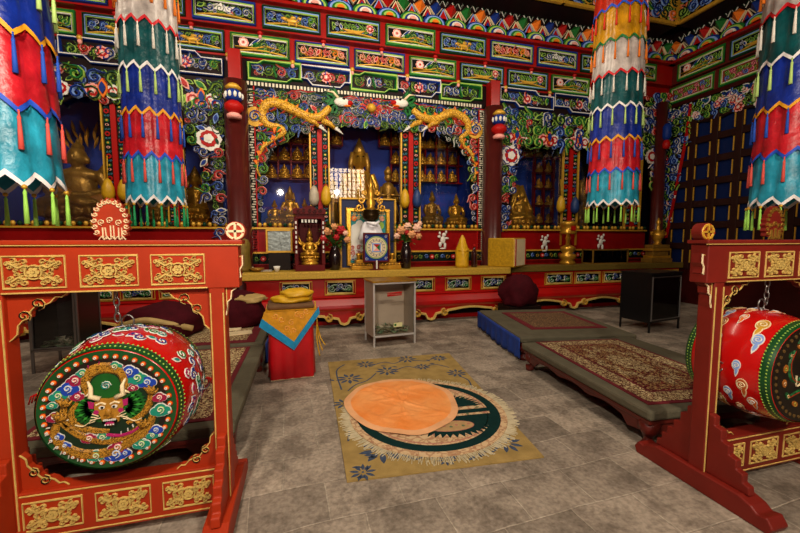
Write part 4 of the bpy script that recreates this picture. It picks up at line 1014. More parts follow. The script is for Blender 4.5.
g = MB(); g.lathe([(.024, ht*.9), (.024, ht), (.02, ht+.01)], CRED, 12); part('cap', g, t)
p = at(505, 266, 6.5); ht = at(505, 238, 6.3).z-TZ
t = thing('scripture_chest', 'box draped in yellow brocade with cream end in front of the right column', 'box', (p.x, 6.45, TZ), radians(-55))
YBR = M('yellow_brocade', '#c79a1e', .4, .15, var=.35, vs=25, bump=.35, bs=30, sheen=.2)
g = MB(); g.box((-.27, -.27, 0), (.27, .27, ht), YBR); part('draped_cloth', g, t, .02)
g = MB(); g.box((.27, -.25, .03), (.282, .25, ht-.02), M('cream_silk', '#dcc9a2', .5, var=.15, vs=9)); g.box((.275, -.25, .03), (.288, -.215, ht-.02), CRED); g.box((.275, .215, .03), (.288, .25, ht-.02), CRED); part('end_panel', g, t)
# ---- things on the right table
p = at(567, 268, 6.6); ht = at(567, 221, 6.6).z-TZ
t = thing('gilt_lantern', 'tall tiered gilt lantern between the yellow box and the glass case', 'lantern', (p.x, 6.6, TZ))
g = MB(); k = ht
g.lathe([(.15, 0), (.16, .04), (.12, .1), (.17, .14), (.17, .2), (.1, .24), (.15, .3), (.15, .36), (.07, .4)], GST, 8); part('base', g, t)
g = MB()
for q in (-1, 1):
    for s in (-1, 1): g.box((q*.1-.015, s*.1-.015, .4), (q*.1+.015, s*.1+.015, k*.72), GST)
g.lathe([(.05, .4), (.04, .5), (.06, .55), (.02, .66)], GST, 10); part('lamp_house', g, t)
g = MB(); g.lathe([(.16, k*.7), (.17, k*.74), (.14, k*.78), (.15, k*.9), (.19, k*.94), (.1, k)], GST, 8); g.box((-.05, -.16, k*.78), (.05, -.14, k*.88), CRED); part('roof', g, t)
x0, x1, z0, z1 = sz(588, 249, 622, 266, 6.6); w = x1-x0; hh = z1-TZ
t = thing('glass_case', 'low brass-edged glass display case between the lantern and the tiered censer', 'case', ((x0+x1)/2, 6.62, TZ))
g = MB()
for q in (-1, 1):
    for s in (-1, 1): g.box((q*w/2-.012, s*.15-.012, 0), (q*w/2+.012, s*.15+.012, hh), GSTD)
    for z in (.012, hh-.012): g.box((-w/2, q*.15-.012, z-.012), (w/2, q*.15+.012, z+.012), GSTD); g.box((q*w/2-.012, -.15, z-.012), (q*w/2+.012, .15, z+.012), GSTD)
part('brass_frame', g, t)
g = MB(); g.box((-w/2, -.152, 0), (w/2, -.148, hh), GLS); g.box((-w/2, .148, 0), (w/2, .152, hh), GLS); g.box((-w/2-.002, -.15, 0), (-w/2+.002, .15, hh), GLS); g.box((w/2-.002, -.15, 0), (w/2+.002, .15, hh), GLS); g.box((-w/2, -.15, hh-.002), (w/2, .15, hh+.002), GLS); part('glass_pane', g, t)
g = MB(); g.box((-w/2+.02, -.13, .001), (w/2-.02, .13, .03), DKW); part('base', g, t)
for k in range(5):
    dx = -w*.38+k*w*.19; b_ = thing('butter_lamp', f'tiny silver cup in the glass case, {ORD[k]} from the left', 'cup', ((x0+x1)/2+dx, 6.62, TZ+.03), 0, 'cups in the glass case')
    g = MB(); g.lathe([(.04, 0), (.02, .03), (.035, .09), (.055, .14), (.05, .14), (.02, .08)], STL, 10); part('cup', g, b_)
p = at(655, 264, 6.6); ht = at(655, 224, 6.6).z-TZ
t = thing('tiered_censer', 'gilt censer on a stepped square base at the right end of the altars', 'censer', (p.x, 6.57, TZ))
g = MB()
for a, z0, z1, m in ((.3, 0, .1, GSTD), (.26, .1, .16, GST), (.22, .16, .26, GSTD), (.27, .26, .32, GST), (.24, .32, .4, GSTD)): g.box((-a, -a*.45, z0), (a, a*.45, z1), m)
part('stepped_base', g, t, .012)
g = MB(); g.lathe([(.1, .4), (.06, .45), (.09, .52), (.13, .6), (.12, .66), (.05, .7), (.03, .85), (.05, .9), (.01, max(1, ht))], GST, 14); part('bowl', g, t)
g = MB(WB(0))
for q in (-1, 1): g.curl((q*.16, .66), .08, PI/2, 1.4, q, .03, .04, (GST, GST), 0, 12)
part('handle', g, t)
# ---- small things at the left end
for k, (px, yy, w, d, h_, m, lab) in enumerate(((246, 6.6, .3, .2, .05, CRM, 'loose cream scripture leaves stacked at the left end of the altar'), (266, 6.5, .2, .16, .03, M('grey_paper', '#a89c8a', .7), 'thin stack of grey papers on the altar beside the scripture leaves'))):
    p = at(px, 268, yy); t = thing('scripture_stack', lab, 'papers', (p.x, yy, TZ)); 
    for j in range(4 if k == 0 else 2):
        g = MB(); g.box((-w/2+.01*j, -d/2, j*h_/3), (w/2-.012*j, d/2, j*h_/3+h_/4), m); part('leaf_bundle', g, t)
p = at(257, 268, 6.45); t = thing('offering_dish', 'shallow brass dish with a dark rim beside the scripture leaves', 'dish', (p.x, 6.42, TZ)); g = MB(); g.lathe([(.05, 0), (.09, .03), (.12, .06), (.11, .06), (.07, .03)], GSTD, 16); part('dish', g, t)
p = at(277, 268, 6.4); t = thing('porcelain_cup', 'small white porcelain cup in front of the silvery picture', 'cup', (p.x, 6.36, TZ)); g = MB(); g.lathe([(.03, 0), (.045, .05), (.055, .09), (.048, .09), (.03, .03)], WHT, 14); part('cup', g, t)
p = at(236, 266, 6.75); t = thing('brocade_bundle', 'upright bundle wrapped in olive gold cloth by the left column', 'bundle', (p.x+.14, 6.5, TZ))
g = MB(); g.lathe([(.13, 0), (.14, .05), (.12, .3), (.13, .45), (.1, .52), (.03, .55)], M('olive_gold_cloth', '#7c6420', .6, .1, var=.4, vs=15, bump=.4, bs=20), 14); part('cloth', g, t)
# ------------------------------------------------------------ drum stands
def gold_cluster(g, c, w, h, base=.006):
    """rosette with four branching cloud scrolls"""
    pr = (GCR, GCR); cx, cz = c
    g.rib([(cx+h*.24*cos(2*PI*k/18), cz+h*.24*sin(2*PI*k/18)) for k in range(18)], .008, .011, GCR, base, True)
    for k in range(6):
        a = PI*k/3; g.disc((cx+h*.12*cos(a), cz+h*.12*sin(a)), h*.065, base, base+.01+.0002*k, GCR, 7)
    g.disc(c, h*.05, base, base+.013, GCR, 6)
    for q in (-1, 1):
        for s in (-1, 1):
            def p(a, b_): return (cx+q*w*a, cz+s*h*b_)
            g.rib(smooth([p(.1, .16), p(.16, .24), p(.26, .17), p(.36, .27), p(.46, .36)], 4), .012, .011, GCR, base)
            for a, b_, r, d, a0 in ((.17, .36, .11, 1, 0), (.27, .3, .1, -1, 2), (.36, .4, .11, 1, 1), (.46, .3, .1, -1, 3), (.31, .08, .09, 1, 4), (.41, .2, .08, -1, 0), (.2, .1, .08, 1, 2)):
                g.curl(p(a, b_), h*r, a0 if q > 0 else PI-a0, 1.15, d*q*s, .0075, .011, pr, base, 10)
def drum_stand(label, x, y, rz, paint, fan_w, finial_label):
    t = thing('drum_stand', label, 'drum stand', (x, y, 0), rz)
    PX = .46
    for q in (-1, 1):
        g = MB(); g.box((q*PX-.038, -.045, .1), (q*PX+.038, .045, 1.25), paint); p = part('post', g, t, .006)
        g = MB(WB(-.045)); g.rib([(q*PX-.03, .12), (q*PX-.03, 1.22)], .007, .004, GCR); g.rib([(q*PX+.03, .12), (q*PX+.03, 1.22)], .007, .004, GCR); part('gilt_edge', g, p)
        # foot with scrolled ends and scalloped braces
        g = MB(); g.X = lambda a, b, h, q=q: (q*PX+h, a, b)
        F = [(-.38, 0), (-.4, .04), (-.37, .085), (-.33, .075), (-.3, .1), (-.24, .12), (-.1, .12), (.1, .12), (.24, .12), (.3, .1), (.33, .075), (.37, .085), (.4, .04), (.38, 0)]
        g.poly(F, -.06, .06, paint); part('foot', g, t, .008)
        for s in (-1, 1):
            g = MB(); g.X = lambda a, b, h, q=q, s=s: (q*PX+h, s*a, b)
            Bp = [(.045, .12), (.27, .12), (.265, .165), (.235, .175), (.235, .22), (.2, .23), (.2, .28), (.16, .29), (.16, .34), (.12, .35), (.12, .41), (.08, .42), (.08, .47), (.045, .48)]
            g.poly(Bp, -.022, .022, paint); part('scalloped_brace', g, t, .006)
    g = MB(); g.box((-.57, -.05, 1.245), (.57, .05, 1.47), paint); g.box((-.59, -.06, 1.468), (.59, .06, 1.49), paint); tb = part('top_beam', g, t, .005)
    g = MB(WB(-.05)); g.rib([(-PX+.04, 1.25), (PX-.04, 1.25)], .008, .005, GCR); g.rib([(-.59, 1.466), (.59, 1.466)], .006, .012, GCR)
    part('gilt_edge', g, tb)
    g = MB(); g.box((-PX+.03, -.045, .06), (PX-.03, .045, .3), paint); lr = part('lower_rail', g, t, .005)
    g = MB(WB(-.045)); g.rib([(-PX+.04, .285), (PX-.04, .285)], .007, .004, GCR); g.rib([(-PX+.04, .075), (PX-.04, .075)], .006, .004, GCR); part('gilt_edge', g, lr)
    for par, zc, hh, yy in ((tb, 1.345, .145, -.05), (lr, .18, .14, -.045)):
        for k in (-1, 0, 1):
            g = MB(WB(yy)); c = (k*.292, zc); w = .235
            g.rect(c[0]-w/2, zc-hh/2, c[0]+w/2, zc+hh/2, .007, .006, GCR); g.box((c[0]-w/2+.006, zc-hh/2+.006, -.003), (c[0]+w/2-.006, zc+hh/2-.006, .002), REDD if 0 else paint)
            p = part('panel', g, par); h = MB(WB(yy)); gold_cluster(h, c, w*.88, hh*.9, .002); part('gilt_carving', h, p)
    # curled corner brackets inside the frame, winged brackets outside
    Cp = [(0, 0), (.235, 0), (.21, .022), (.185, .02), (.165, .045), (.135, .06), (.11, .055), (.085, .085), (.08, .115), (.055, .125), (.035, .15), (.03, .19), (.012, .21), (0, .22)]
    for q in (-1, 1):
        for (z0, s, sc) in ((1.245, -1, 1.0), (.3, 1, .8)):
            P = [(q*(PX-.038-a*sc), z0+s*b_*sc) for a, b_ in Cp]
            g = MB(WB(0)); g.poly(P, -.018, .018, paint); p = part('corner_bracket', g, t)
            h = MB(WB(0)); h.rib(P[1:], .006, .006, GCR, .018)
            for (a, b_, r) in ((.115, .05, .032), (.06, .105, .03)): h.curl((q*(PX-.038-a*sc), z0+s*(b_-.0)*sc), r*sc, (PI/2)*s, 1.4, q*s, .009, .01, (GCR, BLK), .017, 12)
            part('gilt_curl', h, p)
        W = [(PX+.038, 1.41), (.585, 1.41), (.585, 1.36), (.57, 1.335), (.575, 1.3), (.552, 1.28), (.55, 1.24), (.528, 1.225), (.524, 1.185), (.507, 1.17), (.504, 1.13), (PX+.038, 1.1)]
        g = MB(WB(0)); g.poly([(q*a, b_) for a, b_ in W], -.03, .03, paint); p = part('wing_bracket', g, t)
        h = MB(WB(0)); h.rib([(q*a, b_) for a, b_ in W[1:]], .008, .006, CRM, .028); h.rib([(q*(PX+.044), 1.12), (q*(PX+.044), 1.40), (q*.58, 1.405)], .006, .006, GCR, .028); part('gilt_edge', h, p)
        # finial roundel with a cross wheel
        g = MB(WB(0)); c = (q*.555, 1.535); R = .05
        g.disc(c, R, -.03, .03, paint, 24); p = part('finial_roundel', g, t, .004)
        h = MB(WB(0)); CR2 = CRM if fan_w else GLDP
        h.rib([(c[0]+R*.78*cos(2*PI*k/28), c[1]+R*.78*sin(2*PI*k/28)) for k in range(28)], .014, .005, CR2, .03, True)
        h.box((c[0]-.006, c[1]-R*.8, .03), (c[0]+.006, c[1]+R*.8, .036), CR2); h.box((c[0]-R*.8, c[1]-.006, .03), (c[0]+R*.8, c[1]+.006, .036), CR2)
        # narrow gaps in the ring, one beside each arm
        for k in range(4):
            a = PI/2*k-.17; h.box((c[0]+R*.8*cos(a)-.0035, c[1]+R*.8*sin(a)-.0035, .03), (c[0]+R*.8*cos(a)+.0035, c[1]+R*.8*sin(a)+.0035, .0372), CRED)
        part('cross_wheel_mark', h, p)
    # flame shaped crest in the middle of the beam
    g = MB(WB(0)); P = []
    for k in range(33):
        a = -PI*.22+PI*1.44*k/32; r = (.088 if k % 2 else .078); P.append((r*.92*cos(a), 1.49+.085+r*1.35*sin(a)))
    P = [(p[0], max(p[1], 1.49)) for p in P]
    g.poly(P, -.014, .014, paint); p = part('flame_crest', g, t)
    h = MB(WB(0)); EDG = CRM if fan_w else GSTD
    for k in range(15):
        a = -PI*.16+PI*1.32*k/14; c = (.066*cos(a), 1.575+.098*sin(a))
        if c[1] > 1.495: h.curl(c, .013, a, 1.2, 1 if a > PI/2 else -1, .008, .008, (EDG, EDG), .013, 9)
    for k in (-1, 0, 1):
        h.rib([(k*.032, 1.495), (k*.033, 1.55+.01*(k == 0))], .006, .006, EDG, .013); h.rib([(k*.032+.014, 1.495), (k*.034+.012, 1.55+.01*(k == 0))], .005, .006, EDG, .013)
        h.curl((k*.036, 1.575+.012*(k == 0)), .016, -PI/2, 1.4, -1, .006, .008, (EDG, EDG), .013, 12)
    for k in range(5): h.rib([(-.05+.022*k, 1.492), (-.039+.022*k, 1.508), (-.028+.022*k, 1.492)], .005, .006, EDG, .013)
    part('gilt_curl', h, p)
    # chain the drum hangs by
    g = MB()
    for k in range(4):
        c = (0, 0, 1.225-.038*k); P = [((.012*cos(2*PI*i/12)) if k % 2 else 0, 0 if k % 2 else .012*cos(2*PI*i/12), c[2]+.024*sin(2*PI*i/12)) for i in range(12)]
        g.tube(P, .004, STL, 5, False, True)
    part('hanging_chain', g, t)
    return t
# ------------------------------------------------------------ drums
BR_BAND = M('drum_rim_green', '#0c4a1e', .4, var=.25, vs=10, coat=.3); DFACE = M('drum_skin_brown', '#1d140a', .45, var=.4, vs=6)
DRED = M('drum_barrel_red', '#c0100e', .22, var=.1, vs=3, coat=.6)
OCHR = PAT('painted_scale_ochre', '#a8741f', '#2e1c06', '#c9943a', 75, .5); MANE = M('mane_green', '#0f5a18', .5, var=.35, vs=15)
def drum_profile(y):       # barrel radius along its axis
    return .3+.06*cos(PI*y/.56)-.06*cos(PI*.25/.56)
def barrel_map(a, b, h):   # a = angle, b = along axis
    R = drum_profile(b)+h; return (R*cos(a), b, R*sin(a))
def drum(label, x, y, z, rz, face):
    t = thing('temple_drum', label, 'drum', (x, y, z), rz); t.scale = (.93, .93, .93)
    g = MB(); g.lathe([(drum_profile(-.25+.5*k/20), -.25+.5*k/20) for k in range(21)], DRED, 56, ax='y'); bar = part('barrel', g, t)
    for s in (-1, 1):
        g = MB(barrel_map); n = 60; v = []; f = []
        for i, b_ in enumerate((.252, .235, .215, .2)):
            for k in range(n): v.append((2*PI*k/n, s*b_, .006 if i < 3 else .001))
        for i in range(3):
            for k in range(n): l = (k+1) % n; f.append((i*n+k, i*n+l, (i+1)*n+l, (i+1)*n+k))
        g.add(v, f, BR_BAND, True)
        for k in range(90):
            a = 2*PI*k/90
            for b_ in (.205, .232): g.add([(a-.013, s*b_-.004, .007), (a+.013, s*b_-.004, .007), (a+.013, s*b_+.004, .007), (a-.013, s*b_+.004, .007), (a, s*b_, .011)], [(0, 1, 4), (1, 2, 4), (2, 3, 4), (3, 0, 4)], LGR)
        part('rim_band', g, bar)
    # painted flowers and clouds round the barrel
    g = MB(); g.X = lambda a, b, h: barrel_map(a/.34, b, h)
    r = random.Random(7 if face == 'gold' else 8)
    if face == 'gold':
        for a0 in (.05, PI*.5, PI, PI*1.5):
            g = MB(); g.X = lambda a, b, h: barrel_map(a/.34, b, h); A = a0*.34; pal = [(WHT, BLU), (WHT, TEA), (WHT, GRN), (WHT, BLU), (WHT, MAG)]
            for k in range(13):
                da = -.2+.033*k; g.curl((A+da, -.09+.05*sin(k*1.3)+.02*(k % 3)), .03, k, 1.25, 1 if k % 2 else -1, .02, .006, pal[k % 5], .001+.0004*k, 11)
            for k in range(6): g.leaf((A-.18+.07*k, -.1+.05*sin(k*2)), .06, k*1.1, .014, pal[(k+1) % 5], .0015+.0005*k, .006)
            for k in range(10): g.curl((A-.18+.04*k, .07+.04*sin(k*1.7)), .028, k, 1.2, 1, .018, .006, pal[(k+2) % 5], .001+.0005*k, 10)
            part('painted_flower_spray', g, bar)
    else:
        CL = [(CRM, M('dull_cloud_orange', '#b5561c', .5)), (CRM, GLDP), (WHT, ORG), (WHT, LBL), (CRM, CRED)]
        for k in range(44):
            g = MB(); g.X = lambda a, b, h: barrel_map(a/.34, b, h); A = (k*.61803 % 1)*2*PI*.34; b_ = -.15+.31*((k*7) % 11)/11; s = r.uniform(.022, .045); pr = CL[k % 5]
            g.leaf((A, b_-s*.3), s*2.9, .12, s*.4, pr, .001, .003); g.disc((A, b_), s*1.25, .001, .0035, pr[0], 16, s*.85); g.disc((A, b_), s*1.08, .003, .005, pr[1], 16, s*.7); g.curl((A, b_), s*.75, 0, 1.7, 1, s*.2, .003, (pr[0], pr[0]), .005, 18); part('painted_cloud', g, bar)
    # drum head: studs, ring and dragon
    Fy = -.25; S = .3
    h0 = MB(WB(Fy)); h0.disc((0, 0), .297, -.004, .004, BR_BAND if face == 'gold' else DFACE, 56); h0.disc((0, 0), .258, .003, .006, DFACE, 48)
    hd = part('drum_head', h0, t)
    g = MB(WB(Fy))
    for k in range(40):
        a = 2*PI*k/40; c = (.268*cos(a), .268*sin(a))
        if face == 'gold': g.disc(c, .0135, .004, .007, CRED, 10); g.ell((*c, .006), (.0115, .0115, .009), ORG, 9, 6); g.disc(c, .0065, .013, .016, WHT, 8); g.disc(c, .002, .014, .017, BLK, 5)
        else: g.disc(c, .011, .004, .008, M('dim_bronze_paint', '#5c4420', .5), 8)
    part('stud_ring', g, hd)
    g = MB(WB(Fy)); u = lambda x_, z_: (((x_-262)/235)*S*.88, ((300-z_)/205)*S*.88); B0 = .006
    if face == 'gold':
        def body(pts, w): P = smooth([u(*p) for p in pts], 5); g.rib(P, [w*(.5+.5*sin(PI*(i+2)/(len(P)+3))) for i in range(len(P))], .008, OCHR, B0); return P
        def spikes(P, s, m=WHT, st=3):
            for i in range(2, len(P)-2, st):
                tx, tz = P[i+1][0]-P[i-1][0], P[i+1][1]-P[i-1][1]; l = hypot(tx, tz) or 1; nx, nz = -tz/l*s, tx/l*s
                g.rib([(P[i][0]+nx*.02, P[i][1]+nz*.02), (P[i][0]+nx*.034+tx/l*.006, P[i][1]+nz*.034+tz/l*.006)], .004, .006, m, B0+.002)
        g.disc(u(262, 270), .15, B0-.001, B0+.0015, MANE, 24, .1); g.disc(u(262, 300), .235, B0-.002, B0+.0005, M('dark_green_ground', '#0a2410', .5), 40, .22)
        P = body([(190, 230), (180, 185), (200, 150), (250, 135), (310, 150), (330, 190), (318, 235)], .055); spikes(P, 1, MAG, 3)
        g.disc(u(256, 205), .062, B0, B0+.003, MANE, 20); g.curl(u(258, 204), .022, 0, 1.6, 1, .012, .008, (WHT, TEA), B0+.003, 14)
        for k in range(22):    # mane fans out either side of the face
            s = 1 if k < 11 else -1; j = k % 11; a = (-.9+.17*j) if s > 0 else PI-(-.9+.17*j)
            c = u(265+s*40, 285); g.leaf(c, .125-.02*abs(j-5)/5, a, .016, (MANE, M('mane_green_light', '#2c8a2a', .5) if j % 2 else MANE), B0+.001, .006)
        P = body([(70, 335), (60, 380), (95, 430), (160, 465), (250, 470), (330, 440), (400, 400), (430, 340)], .055); spikes(P, -1, WHT, 2)
        P = body([(60, 300), (100, 345), (170, 400), (260, 425), (340, 405), (390, 370)], .04); spikes(P, 1, WHT, 2)
        P = body([(150, 260), (125, 300), (140, 350), (200, 375), (260, 385)], .035)
        P = body([(330, 360), (390, 330), (420, 285), (425, 250)], .035); P = body([(110, 350), (95, 310), (100, 270)], .035)
        g.rib(smooth([u(250, 395), u(300, 405), u(350, 395), u(385, 370)], 4), .014, .009, MAG, B0+.003)
        for cx_, cz_ in ((425, 250), (100, 268), (385, 380), (80, 320)):
            for k in range(4):
                a = .3+.55*k; c = u(cx_, cz_); g.tube([(c[0], c[1], B0+.006), (c[0]+.03*cos(a), c[1]+.03*sin(a), B0+.012), (c[0]+.045*cos(a+.3), c[1]+.045*sin(a+.3), B0+.008)], [.011, .009, .003], OCHR, 6)
        # face
        FA = M('dragon_face_ochre', '#b07a22', .5, var=.3, vs=40)
        g.poly([u(*p) for p in ((215, 262), (235, 250), (265, 255), (295, 250), (318, 262), (322, 290), (308, 315), (302, 345), (270, 362), (240, 345), (232, 315), (212, 290))], B0, B0+.012, FA)
        for s in (-1, 1):
            g.disc(u(265+s*24, 285), .013, B0+.01, B0+.015, WHT, 10, .009); g.disc(u(265+s*22, 285), .006, B0+.014, B0+.018, BLK, 7)
            g.rib([u(265+s*8, 274), u(265+s*25, 266), u(265+s*45, 273)], .009, .006, CRM, B0+.011); g.disc(u(265+s*46, 302), .012, B0+.009, B0+.013, MAG, 8)
            g.poly([u(265+s*52, 265), u(265+s*75, 258), u(265+s*72, 285), u(265+s*56, 288)], B0, B0+.011, MAG)
            g.tube([(*u(265+s*30, 252), B0+.01), (*u(265+s*62, 238), B0+.016), (*u(265+s*58, 205), B0+.016), (*u(265+s*70, 180), B0+.01)], [.013, .013, .009, .004], CRM, 7); g.tube([(*u(265+s*60, 225), B0+.014), (*u(265+s*85, 238), B0+.012)], [.008, .003], CRM, 6)
            g.rib(smooth([u(265+s*30, 325), u(265+s*60, 330), u(265+s*95, 350), u(265+s*125, 342)], 4), .0035, .006, CRM, B0+.01)
            for k in range(4): g.rib([u(265+s*(38+5*k), 318+6*k), u(265+s*(62+4*k), 306+12*k)], .003, .005, CRM, B0+.01)
            g.curl(u(265+s*10, 318), .01, PI/2, 1.3, -s, .006, .008, (FA, OCHR), B0+.012, 9)
        g.ell((*u(265, 305), B0+.014), (.014, .02, .01), FA, 9, 7)
        g.disc(u(268, 343), .033, B0+.011, B0+.015, BLK, 14, .016); g.disc(u(268, 349), .02, B0+.014, B0+.017, MAG, 10, .009)
        for k in range(7): g.box((u(248+7*k, 0)[0]-.003, u(0, 338)[1], B0+.014), (u(248+7*k, 0)[0]+.003, u(0, 332)[1], B0+.019), WHT)
        for k in range(4): g.box((u(252+10*k, 0)[0]-.003, u(0, 356)[1], B0+.014), (u(252+10*k, 0)[0]+.003, u(0, 351)[1], B0+.019), WHT)
        rd = part('painted_dragon', g, hd)
        for cx_, cz_, r_, col in ((120, 205, .036, BLU), (148, 175, .03, MAG), (175, 150, .022, TEA), (295, 133, .026, TEA), (348, 158, .034, BLU), (378, 185, .036, TEA), (415, 205, .032, BLU), (460, 270, .026, MAG), (462, 322, .036, TEA), (65, 308, .026, MAG), (85, 228, .03, TEA), (185, 403, .027, MAG), (232, 405, .027, TEA), (288, 452, .034, MAG), (280, 478, .04, BLU), (205, 475, .03, TEA), (380, 450, .03, TEA), (440, 400, .026, BLU), (152, 237, .024, MAG), (425, 420, .022, TEA), (70, 385, .022, BLU), (95, 420, .02, BLU), (360, 222, .018, MAG), (315, 478, .022, BLU), (60, 262, .018, TEA)):
            g = MB(WB(Fy)); c = u(cx_, cz_); nz_ = .0004*(cx_ % 7)/7; DK = {BLU: M('cloud_blue', '#153a9c', .45), TEA: M('cloud_teal', '#12806a', .45), MAG: M('cloud_magenta', '#8a1238', .45)}[col]
            for dx, dz, q in ((-.7, -.15, .6), (.7, -.1, .6), (0, .2, .75), (-.2, -.3, .6), (.3, -.3, .55)): nz_ += .00013; g.disc((c[0]+dx*r_, c[1]+dz*r_), r_*q*1.16, B0, B0+.004+nz_, WHT, 10)
            for dx, dz, q in ((-.7, -.15, .6), (.7, -.1, .6), (0, .2, .75), (-.2, -.3, .6), (.3, -.3, .55)): nz_ += .00013; g.disc((c[0]+dx*r_, c[1]+dz*r_), r_*q, B0+.003, B0+.006+nz_, DK, 10)
            g.curl((c[0], c[1]+.1*r_), r_*.55, -PI/2, 1.4, 1, r_*.26, .006, ({BLU: LBL, TEA: LGR, MAG: PNK}[col], WHT), B0+.0072, 13); part('painted_cloud', g, hd)
    else:
        DG = M('serpent_green', '#1d6b35', .5, var=.4, vs=60, col2='#0a2c14'); DO = M('dim_orange_paint', '#a8621e', .5, var=.3, vs=30)
        for pts, w in (([(150, 180), (120, 240), (140, 310), (200, 330), (230, 290)], .03), ([(130, 400), (220, 380), (300, 400), (380, 380), (420, 330)], .03), ([(170, 150), (240, 120), (310, 140), (350, 190)], .035), ([(380, 240), (410, 290), (370, 330), (300, 320)], .03)):
            P = smooth([u(*p) for p in pts], 5); g.rib(P, w, .008, DG, B0, False, True); g.rib(P, w*.25, .01, CRED, B0, False, True)
        for s in (-1, 1): g.tube([(*u(265+s*25, 250), B0+.01), (*u(265+s*50, 220), B0+.014), (*u(265+s*55, 160), B0+.01)], [.01, .009, .003], GLDP, 7); g.disc(u(265+s*24, 290), .012, B0+.008, B0+.014, DG, 9); g.rib(smooth([u(265+s*40, 330), u(265+s*90, 350), u(265+s*95, 300)], 4), .005, .007, CRM, B0+.004)
        g.poly([u(*p) for p in ((215, 262), (265, 250), (318, 262), (308, 330), (265, 360), (222, 330))], B0, B0+.008, M('dark_face_paint', '#2a2416', .5))
        for k in range(14):
            a = 2*PI*k/14+.2; c = (.2*cos(a), .2*sin(a)); g.disc(c, .017, B0, B0+.005, [DO, DO, DG][k % 3], 9, .026, a); g.curl(c, .013, a, 1.4, 1, .005, .006, (CRM if k % 3 else LGR, DO), B0+.004, 10)
        part('painted_dragon', g, hd)
    # iron rings
    g = MB(); R0 = drum_profile(0)
    g.tube([(.0+.03*sin(2*PI*k/16)*1, 0, R0+.035+.036*cos(2*PI*k/16)) for k in range(16)], .0045, STL, 6, False, True); g.lathe([(.018, R0-.004), (.014, R0+.006)], STL, 10); part('hanging_ring', g, t)
    for s in (-1, 1):
        g = MB(); g.tube([(s*(R0+.02+.03*sin(2*PI*k/16)), -.02, -.0+.03*cos(2*PI*k/16)) for k in range(16)], .004, STL, 6, False, True); p = part('side_ring', g, t)
        h = MB()
        for k in range(5): h.tube([(s*(R0+.03), -.02, .03), (s*(R0+.045+.012*k), -.03, .045-.006*k), (s*(R0+.05+.014*k), -.03, .01-.008*k)], .004, CRED, 5)
        part('red_thread', h, p)
    return t
XSL, YSL, XSR, YSR = -.88, 2.1, 2.77, 1.6
drum_stand('orange red drum stand with gilt panels at left, holding the dragon drum', XSL, YSL, 0, ORED, True, '')
drum_stand('shaded red drum stand with gilt panels at right, in front of the long carpeted bed', XSR, YSR, 0, ORED_SHADE, False, '')
drum('red barrel drum painted with a golden dragon face, hanging in the left stand', -.865, 2.17, .715, radians(0), 'gold')
drum('red barrel drum with black head and green serpents, hanging in the right stand', 2.765, 1.62, .73, 0, 'dark')
# ------------------------------------------------------------ beds and rugs
OLV = M('olive_mat_cloth', '#605a48', .85, var=.25, vs=6, bump=.3, bs=35, spec=.2); FRM = M('red_brown_bed_wood', '#5e1a12', .4, var=.35, vs=8, coat=.2)
CARP = PAT('carpet_cream_floral', '#b8a274', '#5a1a1a', '#3b2a1c', 34, c3='#d8c594'); CARPM = PAT('carpet_maroon_floral', '#5a0f16', '#a88a58', '#2e0a0e', 30, c3='#7a1a20'); CARPB = M('carpet_maroon_edge', '#6a0f1c', .9, var=.2, vs=30)
CARPD = PAT('carpet_brown_floral', '#5a4230', '#8a6a48', '#2c1c16', 40, c3='#3a2018')
def nested(g, x0, y0, x1, y1, z, mats, ins):
    e = 0
    for k, m in enumerate(mats): g.box((x0+e, y0+e, z), (x1-e, y1-e, z+.006+.0015*k), m); e += ins[k] if k < len(ins) else 0
def medallion(g, c, rx, ry, z, ms):
    for k, m in enumerate(ms):
        q = 1-.25*k; P = [(c[0]+rx*q*(1+.12*cos(12*a))*cos(a), c[1]+ry*q*(1+.12*cos(12*a))*sin(a)) for a in [2*PI*i/72 for i in range(72)]]; g.poly(P, z, z+.0012*(k+1), m)
def daybed(label, x, y, rz, w, l, zt, legs=True):
    """x, y: centre; mattress on a low carved frame"""
    t = thing('daybed', label, 'bed', (x, y, 0), rz)
    g = MB(); g.box((-w/2, -l/2, zt-.075), (w/2, l/2, zt), OLV); part('mat', g, t, .02)
    g = MB(); g.box((-w/2+.02, -l/2+.02, zt-.115), (w/2-.02, l/2-.02, zt-.077), FRM); fr = part('frame', g, t, .008)
    g = MB(); zb = zt-.115
    for s in (-1, 1):
        g.X = (lambda a, b, h, s=s: (s*(w/2-.05)+h, a, b))
        P = [(-l/2+.05, zb)]+[(-l/2+.05+(l-.1)*k/28, zb-.07+.03*abs(cos(PI*k/7))+(.025 if 3 < k < 25 else -.03)) for k in range(29)]+[(l/2-.05, zb)]
        g.poly(P, -.015, .015, FRM)
        g.X = (lambda a, b, h, s=s: (a, s*(l/2-.05)+h, b))
        P = [(-w/2+.05, zb)]+[(-w/2+.05+(w-.1)*k/20, zb-.07+.03*abs(cos(PI*k/5))+(.025 if 3 < k < 17 else -.03)) for k in range(21)]+[(w/2-.05, zb)]
        g.poly(P, -.015, .015, FRM)
    part('carved_apron', g, fr)
    for q in (-1, 1):
        for s in (-1, 1):
            g = MB(); lx, ly = q*(w/2-.09), s*(l/2-.09)
            g.tube([(lx, ly, zb), (lx+q*.012, ly+s*.012, zb-.05), (lx-q*.01, ly-s*.01, zb*.42), (lx-q*.005, ly-s*.005, .045), (lx+q*.02, ly+s*.02, .03), (lx+q*.015, ly+s*.015, 0)], [.075, .07, .04, .032, .05, .045], FRM, 10); part('leg', g, t)
    return t
